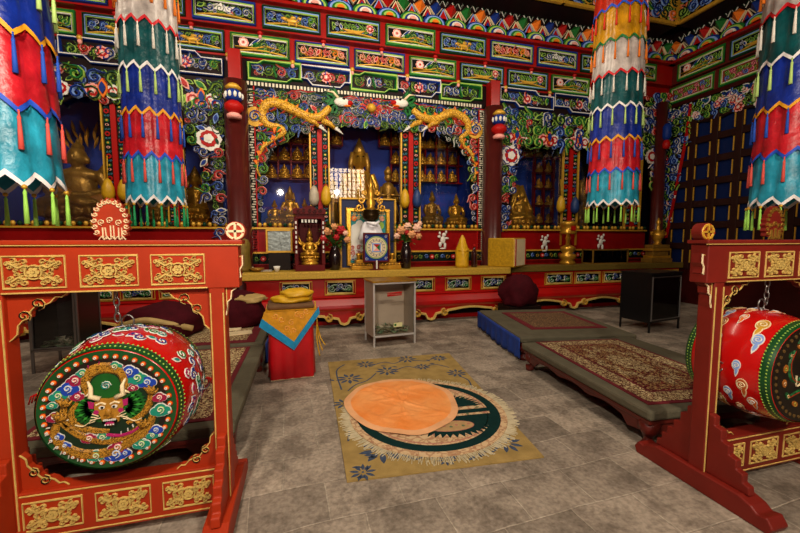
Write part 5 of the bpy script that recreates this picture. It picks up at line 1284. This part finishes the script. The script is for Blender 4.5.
# right front bed with the large carpet
ZB = .3
b1 = daybed('low olive-matted bed with a patterned carpet and carved legs at right', 3.09, 2.76, radians(-4), 1.44, 1.74, ZB)
def carpet(nm, label, x, y, rz, w, l, z, mats, ins, med, cat='carpet'):
    t = thing(nm, label, cat, (x, y, z), rz); g = MB(); nested(g, -w/2, -l/2, w/2, l/2, 0, mats, ins)
    part('woven_ground', g, t)
    if med: h = MB(); medallion(h, (0, 0), *med); part('medallion', h, t)
    return t
carpet('bed_carpet', 'maroon carpet with cream floral border on the right front bed', 3.0, 2.77, radians(-7), 1.02, 1.62, ZB+.001, [CARPB, CARP, CARPB, CARPM], [.035, .15, .02], (.28, .48, .0115, [CARP, CARPM, CARP]))
b2 = daybed('low matted bed with blue side cloth at right, nearer the altar', 3.44, 4.58, radians(-10), 1.5, 1.7, ZB)
def drape(label, P, z0, z1, mat, seed, cat='cloth', nm='side_cloth', folds=26, amp=.015):
    t = thing(nm, label, cat, (P[0][0], P[0][1], 0)); Q = smooth(P, 12); v = []; f = []; n = len(Q)
    for j in range(7):
        z = z1+(z0-z1)*j/6
        for i, p in enumerate(Q):
            a = i/(n-1); w = amp*(j/6)*sin(a*folds*2+seed)+amp*.5*(j/6)*sin(a*folds*5)
            q0, q1 = Q[max(i-1, 0)], Q[min(i+1, n-1)]; tx, ty = q1[0]-q0[0], q1[1]-q0[1]; L_ = hypot(tx, ty) or 1
            v.append((p[0]-P[0][0]+ty/L_*(w-.0), p[1]-P[0][1]-tx/L_*w, z+(.012*sin(a*9+seed) if j == 6 else 0)))
    for j in range(6):
        for i in range(n-1): f.append((j*n+i, j*n+i+1, (j+1)*n+i+1, (j+1)*n+i))
    g = MB(); g.add(v, f, mat, True); o = part('cloth', g, t); s = o.modifiers.new('thick', 'SOLIDIFY'); s.thickness = .008; return t
BCL = M('blue_cloth', '#173f9a', .7, var=.35, vs=9, bump=.3, bs=14, sheen=.3)
def loc2(o, a, b_): r = o.rotation_euler.z; return (o.location.x+a*cos(r)-b_*sin(r), o.location.y+a*sin(r)+b_*cos(r))
drape('wrinkled blue cloth hanging down the side of the right bed nearer the altar', [loc2(b2, -.775, -.86), loc2(b2, -.78, -.3), loc2(b2, -.78, .3), loc2(b2, -.775, .84)], .03, ZB-.01, BCL, 1)
carpet('cushion_carpet', 'worn brown and maroon carpet cushion on the bed with blue side cloth', 3.52, 4.62, radians(-10), 1.05, 1.1, ZB+.001, [CARPB, CARPB, CARPD], [.03, .06], None)
# left beds
b3 = daybed('low olive-matted bed with a patterned carpet behind the left drum', -1.1, 3.48, radians(-.5), 1.34, 1.9, .29)
carpet('bed_carpet', 'maroon and cream carpet on the front left bed behind the drum', -1.12, 3.48, radians(-.5), 1.1, 1.72, .291, [CARPB, CARP, CARPB, CARP, CARPM], [.04, .14, .02, .2], (.2, .32, .0125, [CARP, CARPM]))
b4 = daybed('rear left bed with maroon edged carpet, next to the red draped stand', -1.1, 5.2, radians(-.5), 1.32, 1.48, .3)
carpet('bed_carpet', 'cream carpet with maroon edge on the rear left bed under the robe', -1.1, 5.15, radians(-.5), 1.14, 1.3, .301, [CARPB, CARPB, CARP], [.05, .05], None)
drape('blue cloth hanging beside the red draped stand on the rear left bed', [loc2(b4, .69, -.735), loc2(b4, .695, -.3), loc2(b4, .69, .2)], .04, .285, BCL, 2)
# folded robes
ROB = M('maroon_robe_wool', '#420a14', .85, var=.35, vs=7, bump=.4, bs=16, spec=.1); YLN = M('tan_lining', '#b89a5e', .7, var=.3, vs=10, bump=.3, bs=18)
def lump(g, c, r, m, seed, amp=.14, nu=26, nv=16, flat=True):
    rr_ = random.Random(seed); ph = [rr_.uniform(0, 6.3) for _ in range(6)]; v = []; f = []
    for j in range(nv+1):
        t = PI*j/nv
        for k in range(nu):
            a = 2*PI*k/nu; q = 1+amp*(.5*sin(3*a+ph[0]+2*t)+.35*sin(5*a+ph[1]-3*t)+.3*sin(7*t+ph[2]+a*2)+.2*sin(11*a+ph[3]+5*t))*sin(t)
            z = r[2]*cos(t)*q
            if flat and z < -r[2]*.45: z = -r[2]*.45
            v.append((c[0]+r[0]*sin(t)*cos(a)*q, c[1]+r[1]*sin(t)*sin(a)*q, c[2]+z))
    for j in range(nv):
        for k in range(nu): l = (k+1) % nu; f.append((j*nu+k, (j+1)*nu+k, (j+1)*nu+l, j*nu+l))
    g.add(v, f, m, True)
t = thing('folded_robe', 'heap of maroon robe with tan lining on the rear left bed', 'robe', (-.85, 5.45, .31))
g = MB(); lump(g, (0, 0, .15), (.36, .3, .33), ROB, 3); part('robe', g, t)
g = MB(); lump(g, (.12, -.04, .36), (.27, .2, .07), YLN, 4, .25); part('lining', g, t)
t = thing('folded_robe', 'long dark maroon robe lying across the rear left bed, seen through the drum stand', 'robe', (-1.62, 5.1, .31))
g = MB(); lump(g, (0, 0, .13), (.42, .4, .28), ROB, 8); part('robe', g, t)
g = MB(); g.tube(smooth([(-.35, -.3, .2), (-.1, -.36, .26), (.15, -.36, .2), (.36, -.28, .12)], 5), .035, YLN, 8); part('lining', g, t)
t = thing('folded_robe', 'upright bundled maroon robe behind the blue-sided right bed, against the altar', 'robe', (3.72, 5.72, 0))
g = MB(); lump(g, (0, 0, .5), (.35, .25, .36), ROB, 5, .22); part('robe', g, t)
g = MB(); g.box((-.3, -.22, 0), (.3, .22, .33), DKW); part('stool', g, t, .01)
# paper leaves on the rear left carpet
for k, (px, py) in enumerate(((228, 330), (238, 334))):
    p = onz(px, py, .31); t = thing('open_scripture', ['open scripture leaf with red writing lines on the rear left bed carpet', 'cream scripture leaf nearer the red draped stand on the rear left carpet'][k], 'papers', (p.x, p.y, .312), .2*k)
    g = MB(); g.box((-.16, -.07, 0), (.16, .07, .018), CRM); part('leaf_bundle', g, t)
# ------------------------------------------------------------ red draped stand
t = thing('draped_stand', 'small stand hidden under red satin with yellow cloth corner and blue border', 'stand', (-.12, 4.2, 0), radians(3))
SAT = M('red_satin', '#c4101a', .38, var=.25, vs=5, bump=.25, bs=9, sheen=.3); YSAT = M('yellow_brocade_satin', '#dd9a1a', .4, var=.3, vs=16, bump=.25, bs=26, sheen=.2); CYB = M('cyan_satin_border', '#1793c9', .42, var=.3, vs=20)
W, Dp, Hh = .235, .2, .74
v = []; f = []; n = 64
for j in range(9):
    z = Hh-(Hh-.012)*j/8
    for k in range(n):
        a = 2*PI*k/n; c, s = cos(a), sin(a); q = 1/max(abs(c), abs(s)); q = min(q, 1.28)
        w = .014*(j/8)*sin(a*13)+.006*(j/8)*sin(a*29)
        v.append((W*c*q*(1+w*3)*(1-.03*(8-j)/8), Dp*s*q*(1+w*3), z))
for j in range(8):
    for k in range(n): l = (k+1) % n; f.append((j*n+k, j*n+l, (j+1)*n+l, (j+1)*n+k))
f.append(tuple(range(n))); g = MB(); g.add(v, f, SAT, True); part('satin_drape', g, t)
g = MB(); g.box((-.22, -.19, 0), (.22, .19, .011), CRM); part('base', g, t)
t2 = thing('altar_kerchief', 'yellow brocade square with blue border hanging point down over the red draped stand', 'cloth', (-.12, 4.2, 0), radians(3))
g = MB(WB(-Dp-.022)); K = [(-W-.05, .66), (W+.045, .73), (.0, .30)]
g.poly([(-W-.03, Hh+.01), (W+.03, Hh+.01), (W+.05, .7), (.02, .33), (-W-.08, .6)], .0, .008, YSAT)
part('brocade', g, t2)
h = MB(WB(-Dp-.031))
h.poly([(-W-.085, .6), (.02, .325), (.02, .415), (-W-.055, .68)], 0, .006, CYB); h.poly([(W+.055, .7), (.02, .325), (.02, .415), (W+.045, .775)], 0, .006, CYB)
part('blue_border', h, t2)
h = MB(WB(-Dp-.031))
for k, (a, b_) in enumerate(((-.1, .66), (0, .62), (.1, .68), (-.16, .7), (.02, .53), (-.05, .56), (.15, .73), (.06, .7))): h.curl((a, b_), .035, k, 1.3, 1 if k % 2 else -1, .012, .005, (M('pale_gold_thread', '#ecc873', .45, .2), ORG), 0, 10)
part('brocade_scrolls', h, t2)
g = MB(); g.box((-W-.02, -Dp-.03, Hh), (W+.02, Dp+.02, Hh+.012), YSAT); part('top_cloth', g, t2)
t3 = thing('seat_cushion', 'flat brown cushion on top of the red draped stand', 'cushion', (-.12, 4.2, Hh+.013), radians(3))
g = MB(); g.box((-.24, -.2, 0), (.24, .2, .05), M('brown_quilt', '#6b4a2a', .8, var=.3, vs=15, bump=.3, bs=25)); part('pad', g, t3, .02)
for k, (dx, z, s, lab) in enumerate(((.02, .064, 1, 'folded yellow cloth lying on the brown cushion of the red stand'), (.07, .125, .8, 'smaller folded yellow cloth, topmost on the red draped stand'))):
    t4 = thing('folded_cloth', lab, 'cloth', (-.12+dx, 4.2, Hh+z), radians(-6*k), 'yellow cloths on the red stand')
    g = MB(); lump(g, (0, 0, .028), (.22*s, .15, .06), YSILK, 11+k, .12); part('cloth', g, t4)
t5 = thing('yellow_ribbon', 'long yellow ribbon hanging from the right side of the red draped stand', 'ribbon', (.12, 4.2, 0))
g = MB()
for k in range(3): g.tube(smooth([(.02, -.05+.03*k, .8), (.035, -.1+.04*k, .6), (.03+.02*k, -.12+.05*k, .4), (.06+.03*k, -.1, .2+.06*k)], 5), .007, YSILK, 5)
part('ribbon', g, t5)
# ------------------------------------------------------------ donation boxes
CHF = M('satin_chrome_frame', '#d4d2ce', .35, .55)
NOTE = M('banknote_paper', '#9a9a78', .8, var=.6, vs=22, bump=.8, bs=25)
def donation(label, x, y, rz, w, d, z0, hh, frame, back, top, slot, lgroup, notes_label, side=None):
    t = thing('donation_box', label, 'donation box', (x, y, 0), rz); e = .025
    g = MB()
    for q in (-1, 1):
        for s in (0, 1): g.box((q*(w/2-e/2)-e/2, s*(d-e), 0), (q*(w/2-e/2)+e/2, s*(d-e)+e, hh), frame)
    for z in (z0, hh-e):
        g.box((-w/2, 0, z), (w/2, e, z+e), frame)
    part('frame', g, t, .003)
    g = MB(); g.box((-w/2+.01, d-.03, z0), (w/2-.01, d-.01, hh), back); g.box((-w/2+.01, .03, z0), (w/2-.01, d-.02, z0+.02), back); part('back_panel', g, t)
    for q in (-1, 1): g = MB(); g.box((q*(w/2-.012)-.006, .02, z0), (q*(w/2-.012)+.006, d-.02, hh), side or back); part('side_panel', g, t)
    if side: g = MB(WB(0)); g.rect(-w/2+.03, z0+.04, w/2-.03, hh-.05, .022, .012, STL); part('glass_rim', g, t)
    g = MB(); g.box((-w/2-.01, -.01, hh), (w/2+.01, d+.01, hh+.025), top); part('lid', g, t, .004)
    g = MB(); g.box((-w/2+e, .008, z0+e), (w/2-e, .012, hh-e), GLS); part('glass_pane', g, t)
    if slot:
        g = MB(WB(.006)); g.rect(-.11, hh-.18, .1, hh-.15, .014, .006, CRED); part('money_slot', g, t)
        g = MB(WB(.006)); g.box((-.02, z0+.13, 0), (.11, z0+.19, .002), M('pale_sticker', '#d8d49a', .6)); g.box((-.01, z0+.145, .002), (.02, z0+.175, .003), GRN); part('sticker', g, t)
    r = random.Random(len(label)); b_ = thing('banknote_heap', notes_label, 'banknotes', (x, y, 0), rz); b_['kind'] = 'stuff'
    g = MB()
    for k in range(70):
        cx_, cy_, cz_ = r.uniform(-w/2+.08, w/2-.08), r.uniform(.07, d-.1), z0+.03+r.uniform(0, .09)*(1 if slot else .6); s = .035; a = r.uniform(0, 6.3)
        v = [(cx_+s*1.4*cos(a)*i-s*.7*sin(a)*j, cy_+s*1.4*sin(a)*i+s*.7*cos(a)*j, cz_+r.uniform(-.02, .02)) for i, j in ((-1, -1), (0, -1), (1, -1), (1, 1), (0, 1), (-1, 1))]
        g.add(v, [(0, 1, 4, 5), (1, 2, 3, 4)], [NOTE, M('green_note', '#6f8a68', .8), M('pale_note', '#c9c4a8', .8)][k % 3])
    part('notes', g, b_)
    return t
donation('chrome-framed glass donation box standing before the altar, with red slot', 1.25, 4.93, radians(6), .63, .45, .13, .89, CHF, M('beige_back_panel', '#c2b09a', .6, var=.15, vs=4), GLD, True, 0, 'crumpled banknotes at the bottom of the chrome donation box')
ba, bb = onz(650, 334), onz(678, 328); ang = atan2(bb.y-ba.y, bb.x-ba.x)*.7
donation('black donation box with a glazed front at right, between bed and altar', (ba.x+bb.x)/2, (ba.y+bb.y)/2, ang, (bb-ba).length*.95, .5, .16, .93, BLKM, M('dark_box_lining', '#8a837a', .5), BLKM, False, 0, 'few notes lying inside the black donation box at right', BLKM)
pa, pb = at(30, 352, 4.9), at(80, 352, 4.9)
donation('dark donation box with thin steel frame, seen through the left drum stand', (pa.x+pb.x)/2, 4.9, 0, pb.x-pa.x, .5, .24, 1.0, STL, M('black_box_lining', '#151314', .6), BLKM, False, 0, 'few notes lying in the dark donation box behind the left drum', BLKM)

# ------------------------------------------------------------ floor rugs
MUST = M('mustard_rug_wool', '#a98d54', .95, var=.3, vs=9, bump=.4, bs=160, spec=.1); SLT = M('slate_blue_wool', '#46536a', .95, var=.35, vs=40, spec=.1); RCR = PAT('cream_rug_floral', '#c9ac84', '#b08a66', '#a37a5c', 16, .95); RGR = M('dark_green_wool', '#0f2e2c', .95, var=.25, vs=30, spec=.1)
C4 = [onz(328, 363), onz(449, 354), onz(544, 458), onz(347, 483)]
cxr = sum(c.x for c in C4)/4; cyr = sum(c.y for c in C4)/4
t = thing('mustard_rug', 'rectangular mustard rug with slate blue flowers on the stone floor', 'rug', (cxr, cyr, 0))
g = MB(); g.poly([(c.x-cxr, c.y-cyr) for c in C4[::-1]], .001, .012, MUST); part('woven_ground', g, t)
g = MB(); r = random.Random(12); UU = (C4[1]-C4[0]+C4[2]-C4[3])/2; VV = (C4[0]-C4[3]+C4[1]-C4[2])/2
def rp(a, b_): p = C4[3]*(1-a)*(1-b_)+C4[2]*a*(1-b_)+C4[0]*(1-a)*b_+C4[1]*a*b_; return (p.x-cxr, p.y-cyr)
def lotus(c, s, rot=0):
    for k in range(9): a = 2*PI*k/9+rot; g.leaf((c[0]+s*.22*cos(a), c[1]+s*.22*sin(a)), s*.75, a, s*.13, (SLT, SLT), .012, .002)
    for k in range(6): a = 2*PI*k/6+rot; g.disc((c[0]+s*.2*cos(a), c[1]+s*.2*sin(a)), s*.1, .012, .0135, MUST, 7)
    g.disc(c, s*.1, .012, .014, SLT, 8)
for a, b_, s in ((.2, .13, .17), (.86, .09, .13), (.28, .92, .12), (.62, .95, .13), (.88, .93, .11), (.13, .74, .15), (.42, .8, .14), (.95, .4, .12), (.06, .48, .11), (.7, .82, .1), (.08, .03, .09), (.92, .7, .12), (.12, .3, .08), (.5, .04, .07)): lotus(rp(a, b_), s, a*9)
for P in ([(.28, .1), (.36, .06), (.42, .1), (.45, .16)], [(.42, .05), (.5, .09), (.55, .04)], [(.55, .05), (.65, .08), (.75, .05), (.82, .09)], [(.1, .6), (.16, .66), (.25, .7), (.33, .78)], [(.3, .88), (.42, .93), (.5, .9), (.58, .94)], [(.66, .93), (.76, .9), (.84, .94)], [(.45, .78), (.58, .84), (.68, .8), (.8, .84), (.9, .78)], [(.06, .62), (.05, .85), (.12, .94)], [(.04, .2), (.08, .38), (.05, .45)], [(.93, .5), (.96, .6), (.92, .66)], [(.9, .15), (.95, .25), (.94, .35)]):
    g.rib(smooth([rp(*p) for p in P], 4), .016, .002, SLT, .012)
for k in range(26): 
    a, b_ = r.choice([(r.uniform(.03, .97), r.uniform(.85, .97)), (r.uniform(.03, .97), r.uniform(.03, .1)), (r.uniform(.02, .12), r.random()), (r.uniform(.88, .97), r.random())]); g.leaf(rp(a, b_), .07, r.uniform(0, 6.3), .014, (SLT, SLT), .012, .002)
part('woven_flowers', g, t)
# round rug
cx_, cy_, R = 1.02, 2.9, .66
t = thing('round_rug', 'round cream rug with dark green ring and white fringe lying on the mustard rug', 'rug', (cx_, cy_, .0155), radians(-4))
g = MB(); FRG = M('cream_fringe', '#cdbf9c', .95, var=.25, vs=20)
g.disc((0, 0), R, 0, .008, RCR, 64); g.rib([(R*.86*cos(2*PI*k/72), R*.86*sin(2*PI*k/72)) for k in range(72)], R*.12, .003, RGR, .008, True); g.rib([(R*.765*cos(2*PI*k/72), R*.765*sin(2*PI*k/72)) for k in range(72)], .01, .0025, M('rose_wool', '#a8705c', .95), .008, True)
g.box((-R*.86, -.1, .008), (R*.86, -.04, .0108), RGR)
part('woven_ground', g, t)
g = MB()
for s, c0 in ((-1, (.14, -.14)), (1, (.12, .02))):
    P = []
    for k in range(49):
        a = PI*k/48; q = (.37 if s < 0 else .33)*(1+.1*(1 if k % 2 else -1)); P.append((c0[0]+q*1.1*cos(a), c0[1]+s*q*.78*sin(a)))
    g.poly(P, .008, .0105, RGR)
    P = [(c0[0]-.02+.18*cos(2*PI*k/24), c0[1]+s*(.15)+.075*sin(2*PI*k/24)) for k in range(24)]; g.poly(P, .0105, .012, M('tan_rug_oval', '#b59262', .95, var=.2, vs=30))
    g.rib(P, .008, .002, M('rose_wool', '#a8705c', .95), .0115, True)
    for k in range(5): g.disc((c0[0]-.08+.05*k, c0[1]+s*(.14+.02*(k % 2))), .014, .012, .013, [M('rose_wool', '#a8705c', .95), M('moss_wool', '#5e6a48', .95)][k % 2], 7)
rr = random.Random(2)
for k in range(40):
    a = rr.uniform(0, 6.3); q = rr.uniform(.5, .72)*R; g.leaf((q*cos(a), q*sin(a)), .05, rr.uniform(0, 6.3), .012, (M('moss_wool', '#5e6a48', .95) if k % 2 else M('rose_wool', '#a8705c', .95),)*2, .008, .002)
part('woven_flowers', g, t)
g = MB(); rr = random.Random(6)
for k in range(420):
    a = 2*PI*k/420+rr.uniform(-.006, .006); d = rr.uniform(-.14, .14); l = rr.uniform(.05, .095)
    P = [(R*.985*cos(a), R*.985*sin(a)), ((R+l*.5)*cos(a+d*.05), (R+l*.5)*sin(a+d*.05)), ((R+l)*cos(a+d*.16), (R+l)*sin(a+d*.16))]
    g.rib(P, .006, .004, FRG, -.0015)
part('fringe', g, t)
# orange cloth
cx_, cy_, R = .845, 3.1, .5
t = thing('round_cloth', 'crinkled round orange cloth with pale edge lying on the round rug', 'cloth', (cx_, cy_, .0285))
OC = M('orange_crinkle_silk', '#efa25e', .5, var=.3, vs=3.2, bump=.6, bs=9, col2='#ea8536'); OCE = M('pale_orange_edge', '#eeb07c', .55, var=.2, vs=8, bump=.25, bs=14, sheen=.3)
v = []; f = []; fo = []; N1, N2 = 26, 96; rr = random.Random(5); cre = [(rr.uniform(-.4, .4), rr.uniform(-.4, .4), rr.uniform(0, PI), rr.uniform(.15, .4)) for _ in range(46)]
def crink(x, y):
    z = 0
    for (a, b_, th, L_) in cre:
        u_ = (x-a)*cos(th)+(y-b_)*sin(th); w_ = -(x-a)*sin(th)+(y-b_)*cos(th)
        z += .0075*exp(-(w_/.012)**2)*exp(-(u_/L_)**4)
    return z
for i in range(N1+1):
    q = i/N1
    for k in range(N2):
        a = 2*PI*k/N2; rad = R*q*(1+.02*sin(3*a)*q+.012*sin(7*a)*q); x, y = rad*cos(a), rad*sin(a)*1.1
        v.append((x, y, .012+crink(x, y)*(1-q**6)+.004*sin(9*a)*q**4-.004*q**8))
g = MB()
ci = int(N1*.9)
f1 = [(i*N2+k, i*N2+(k+1) % N2, (i+1)*N2+(k+1) % N2, (i+1)*N2+k) for i in range(ci) for k in range(N2)]
f2 = [(i*N2+k, i*N2+(k+1) % N2, (i+1)*N2+(k+1) % N2, (i+1)*N2+k) for i in range(ci, N1) for k in range(N2)]
g.add(v, f1, OC, True); g.add(v, f2, OCE, True)
o = part('cloth', g, t); 
# ------------------------------------------------------------ hanging silk banners
def SILK(n, c): return M(n, c, .36, var=.5, vs=9, bump=.55, bs=15)
S = {'cyan': SILK('cyan_silk', '#2aa9c8'), 'red': SILK('scarlet_silk', '#d81e2c'), 'blue': SILK('royal_blue_silk', '#12309a'), 'teal': SILK('dark_teal_silk', '#0b5558'), 'white': SILK('white_brocade', '#cfc4bd'), 'gold': SILK('golden_silk', '#d99a14'), 'vermilion': SILK('vermilion_silk', '#c92c14')}
TR = {'cyan': M('white_zigzag', '#ece8e6', .6), 'red': M('blue_zigzag', '#1d4fc4', .6), 'blue': M('orange_zigzag', '#e8a01c', .6), 'teal': M('white_zigzag', '#ece8e6', .6), 'white': M('red_zigzag', '#cc1420', .6), 'gold': M('green_zigzag', '#126b2e', .6), 'vermilion': M('blue_zigzag', '#1d4fc4', .6)}
TA = {'cyan': M('lime_tassel', '#9fdc5a', .7), 'red': M('coral_tassel', '#e2564a', .7), 'blue': M('blue_tassel', '#1d4fb8', .7), 'teal': M('pale_lime_tassel', '#b9d97a', .7), 'white': M('white_tassel', '#e6e0d4', .7), 'gold': M('orange_tassel', '#ea7a1c', .7), 'vermilion': M('red_tassel', '#d6301c', .7)}
SEQ = ['cyan', 'red', 'blue', 'teal', 'white', 'gold', 'vermilion', 'blue']
NB = 14
def banner(label, x, y, r, th, ztip, ltass=None):
    t = thing('hanging_banner', label, 'banner', (x, y, 0), 0, 'tiered silk banners hanging from the ceiling')
    n = NB*6
    for i, nm in enumerate(SEQ):
        zb = ztip+th*i; zt2 = zb+th*1.2; v = []; f = []; fz = []; rows = 6
        for j in range(rows+2):
            for k in range(n):
                a = 2*PI*k/n; ph = abs(((k/6) % 1)-.5)*2      # 1 at a seam, 0 at a point
                zlow = zb+.17*th*ph
                if j <= 1: z = zlow+(.08*th if j == 1 else 0)
                else: z = zlow+.08*th+(zt2-zlow-.08*th)*(j-1)/rows
                fl = 1-(z-zb)/(th*1.2); rr_ = r*(.93+.09*max(0, min(1, fl)))*(1-.06*ph**3+.01*sin(a*5+i*2+j))
                v.append((rr_*cos(a), rr_*sin(a), z))
        for j in range(rows+1):
            for k in range(n):
                l = (k+1) % n; q = (j*n+k, j*n+l, (j+1)*n+l, (j+1)*n+k); (fz if j == 0 else f).append(q)
        g = MB(); g.add(v, f, S[nm], True); ti = part('tier', g, t, label=['cyan', 'red', 'blue', 'dark teal', 'white', 'golden', 'vermilion', 'blue'][i]+' silk tier')
        h = MB(); h.add([(p[0]*1.012, p[1]*1.012, p[2]) for p in v[:2*n]], fz, TR[nm], True); part('zigzag_trim', h, ti)
        L_ = th*.5
        h = MB(); c = TA[nm] if not (i == 0 and ltass) else ltass
        h.tube([(0, 0, .01), (0, 0, -L_*.25)], th*.012, c, 5); h.lathe([(th*.014, -L_*.1), (th*.024, -L_*.16), (th*.02, -L_*.22), (th*.026, -L_*.5), (th*.034, -L_), (th*.01, -L_*1.0)], c, 7)
        if i == 0: h.ell((0, 0, -.0), th*.035, GLDP, 7, 5)
        me = mesh_of('tassel', h)
        for k in range(NB if i < 7 else 0):
            a = 2*PI*(k+.5)/NB; o = bpy.data.objects.new('tassel', me); COL.objects.link(o); o.parent = ti; o.location = (r*1.035*cos(a), r*1.035*sin(a), zb+.02*th)
    g = MB(); zt2 = ztip+th*(len(SEQ)+.2); g.lathe([(r*.95, zt2-.02), (r*.95, zt2+.02), (.05, zt2+.1)], S['gold'], 24); part('top_cap', g, t)
    g = MB(); g.tube([(0, 0, zt2+.05), (0, 0, ZC)], .02, CRED, 8); part('hanging_cord', g, t)
    return t
def place_banner(label, px, py, Y, r, th, tip, lt=None):
    p = at(px, py, Y); return banner(label, p.x, Y, r, th, tip, lt)
GT = M('jade_tassel', '#1d9a5a', .7)
zA = at(158, 207, 4.4).z; zB = at(611, 208, 4.2).z
place_banner('tall tiered silk banner with jade tassels hanging left of the left column', 157, 205, 4.4, .26, .42, zA, GT)
place_banner('tall tiered silk banner with lime tassels hanging before the right shrine', 612, 205, 4.2, .31, .41, zB)
pL = at(65, 200, 2.5); banner('nearest silk banner, cut by the left edge, above the left drum stand', pL.x-.30, 2.5, .275, .37, at(30, 192, 2.5).z)
pR = at(770, 205, 2.3); banner('silk banner cut by the right edge, above the right drum stand', pR.x+.32, 2.3, .31, .40, at(790, 208, 2.3).z)
def area(name, loc, target, sx, sy, P, col):
    l = bpy.data.lights.new(name, 'AREA'); l.shape = 'RECTANGLE'; l.size = sx; l.size_y = sy; l.energy = P; l.color = lin(col)[:3]
    o = bpy.data.objects.new(name, l); COL.objects.link(o); o.location = loc
    o.rotation_euler = (Vector(target)-Vector(loc)).to_track_quat('-Z', 'Y').to_euler(); return o
def lamp(name, loc, r, P, col):
    l = bpy.data.lights.new(name, 'POINT'); l.shadow_soft_size = r; l.energy = P; l.color = lin(col)[:3]
    o = bpy.data.objects.new(name, l); COL.objects.link(o); o.location = loc
lamp('front_fill_light', (-.7, -.2, 3.2), .09, 330, '#fff1dc')  # added fill light above the camera, stands in for a flash
lamp('front_fill_light', (1.5, -1.4, 3.4), .09, 330, '#fff1dc')  # second added fill, unseen behind the camera
area('altar_fill_light', (1.2, 4.0, 5.0), (1.4, 7.6, 2.4), 2.4, .5, 115, '#fff0d8')  # added out-of-view fill that brightens the middle shrine, no known fixture
area('altar_fill_light', (-2.6, 4.0, 5.0), (-3.0, 7.6, 2.6), 1.4, .5, 80, '#fff0d8')  # added fill for the left shrine
area('altar_fill_light', (5.2, 4.0, 5.0), (6.0, 7.6, 2.6), 1.6, .5, 30, '#fff0d8')  # weaker added fill for the right shrine
w = bpy.data.worlds.new('sky'); SC.world = w; w.use_nodes = True
w.node_tree.nodes['Background'].inputs['Color'].default_value = (.75, .85, 1, 1); w.node_tree.nodes['Background'].inputs['Strength'].default_value = .25
SC.view_settings.view_transform = 'Standard'; SC.view_settings.look = 'None'; SC.view_settings.exposure = 0.3; SC.view_settings.gamma = 1
SC.view_settings.use_curve_mapping = False
SC.cycles.use_denoising = True; SC.cycles.max_bounces = 6; SC.cycles.transparent_max_bounces = 12; SC.cycles.caustics_reflective = False; SC.cycles.caustics_refractive = False
SC.cycles.sample_clamp_indirect = 6
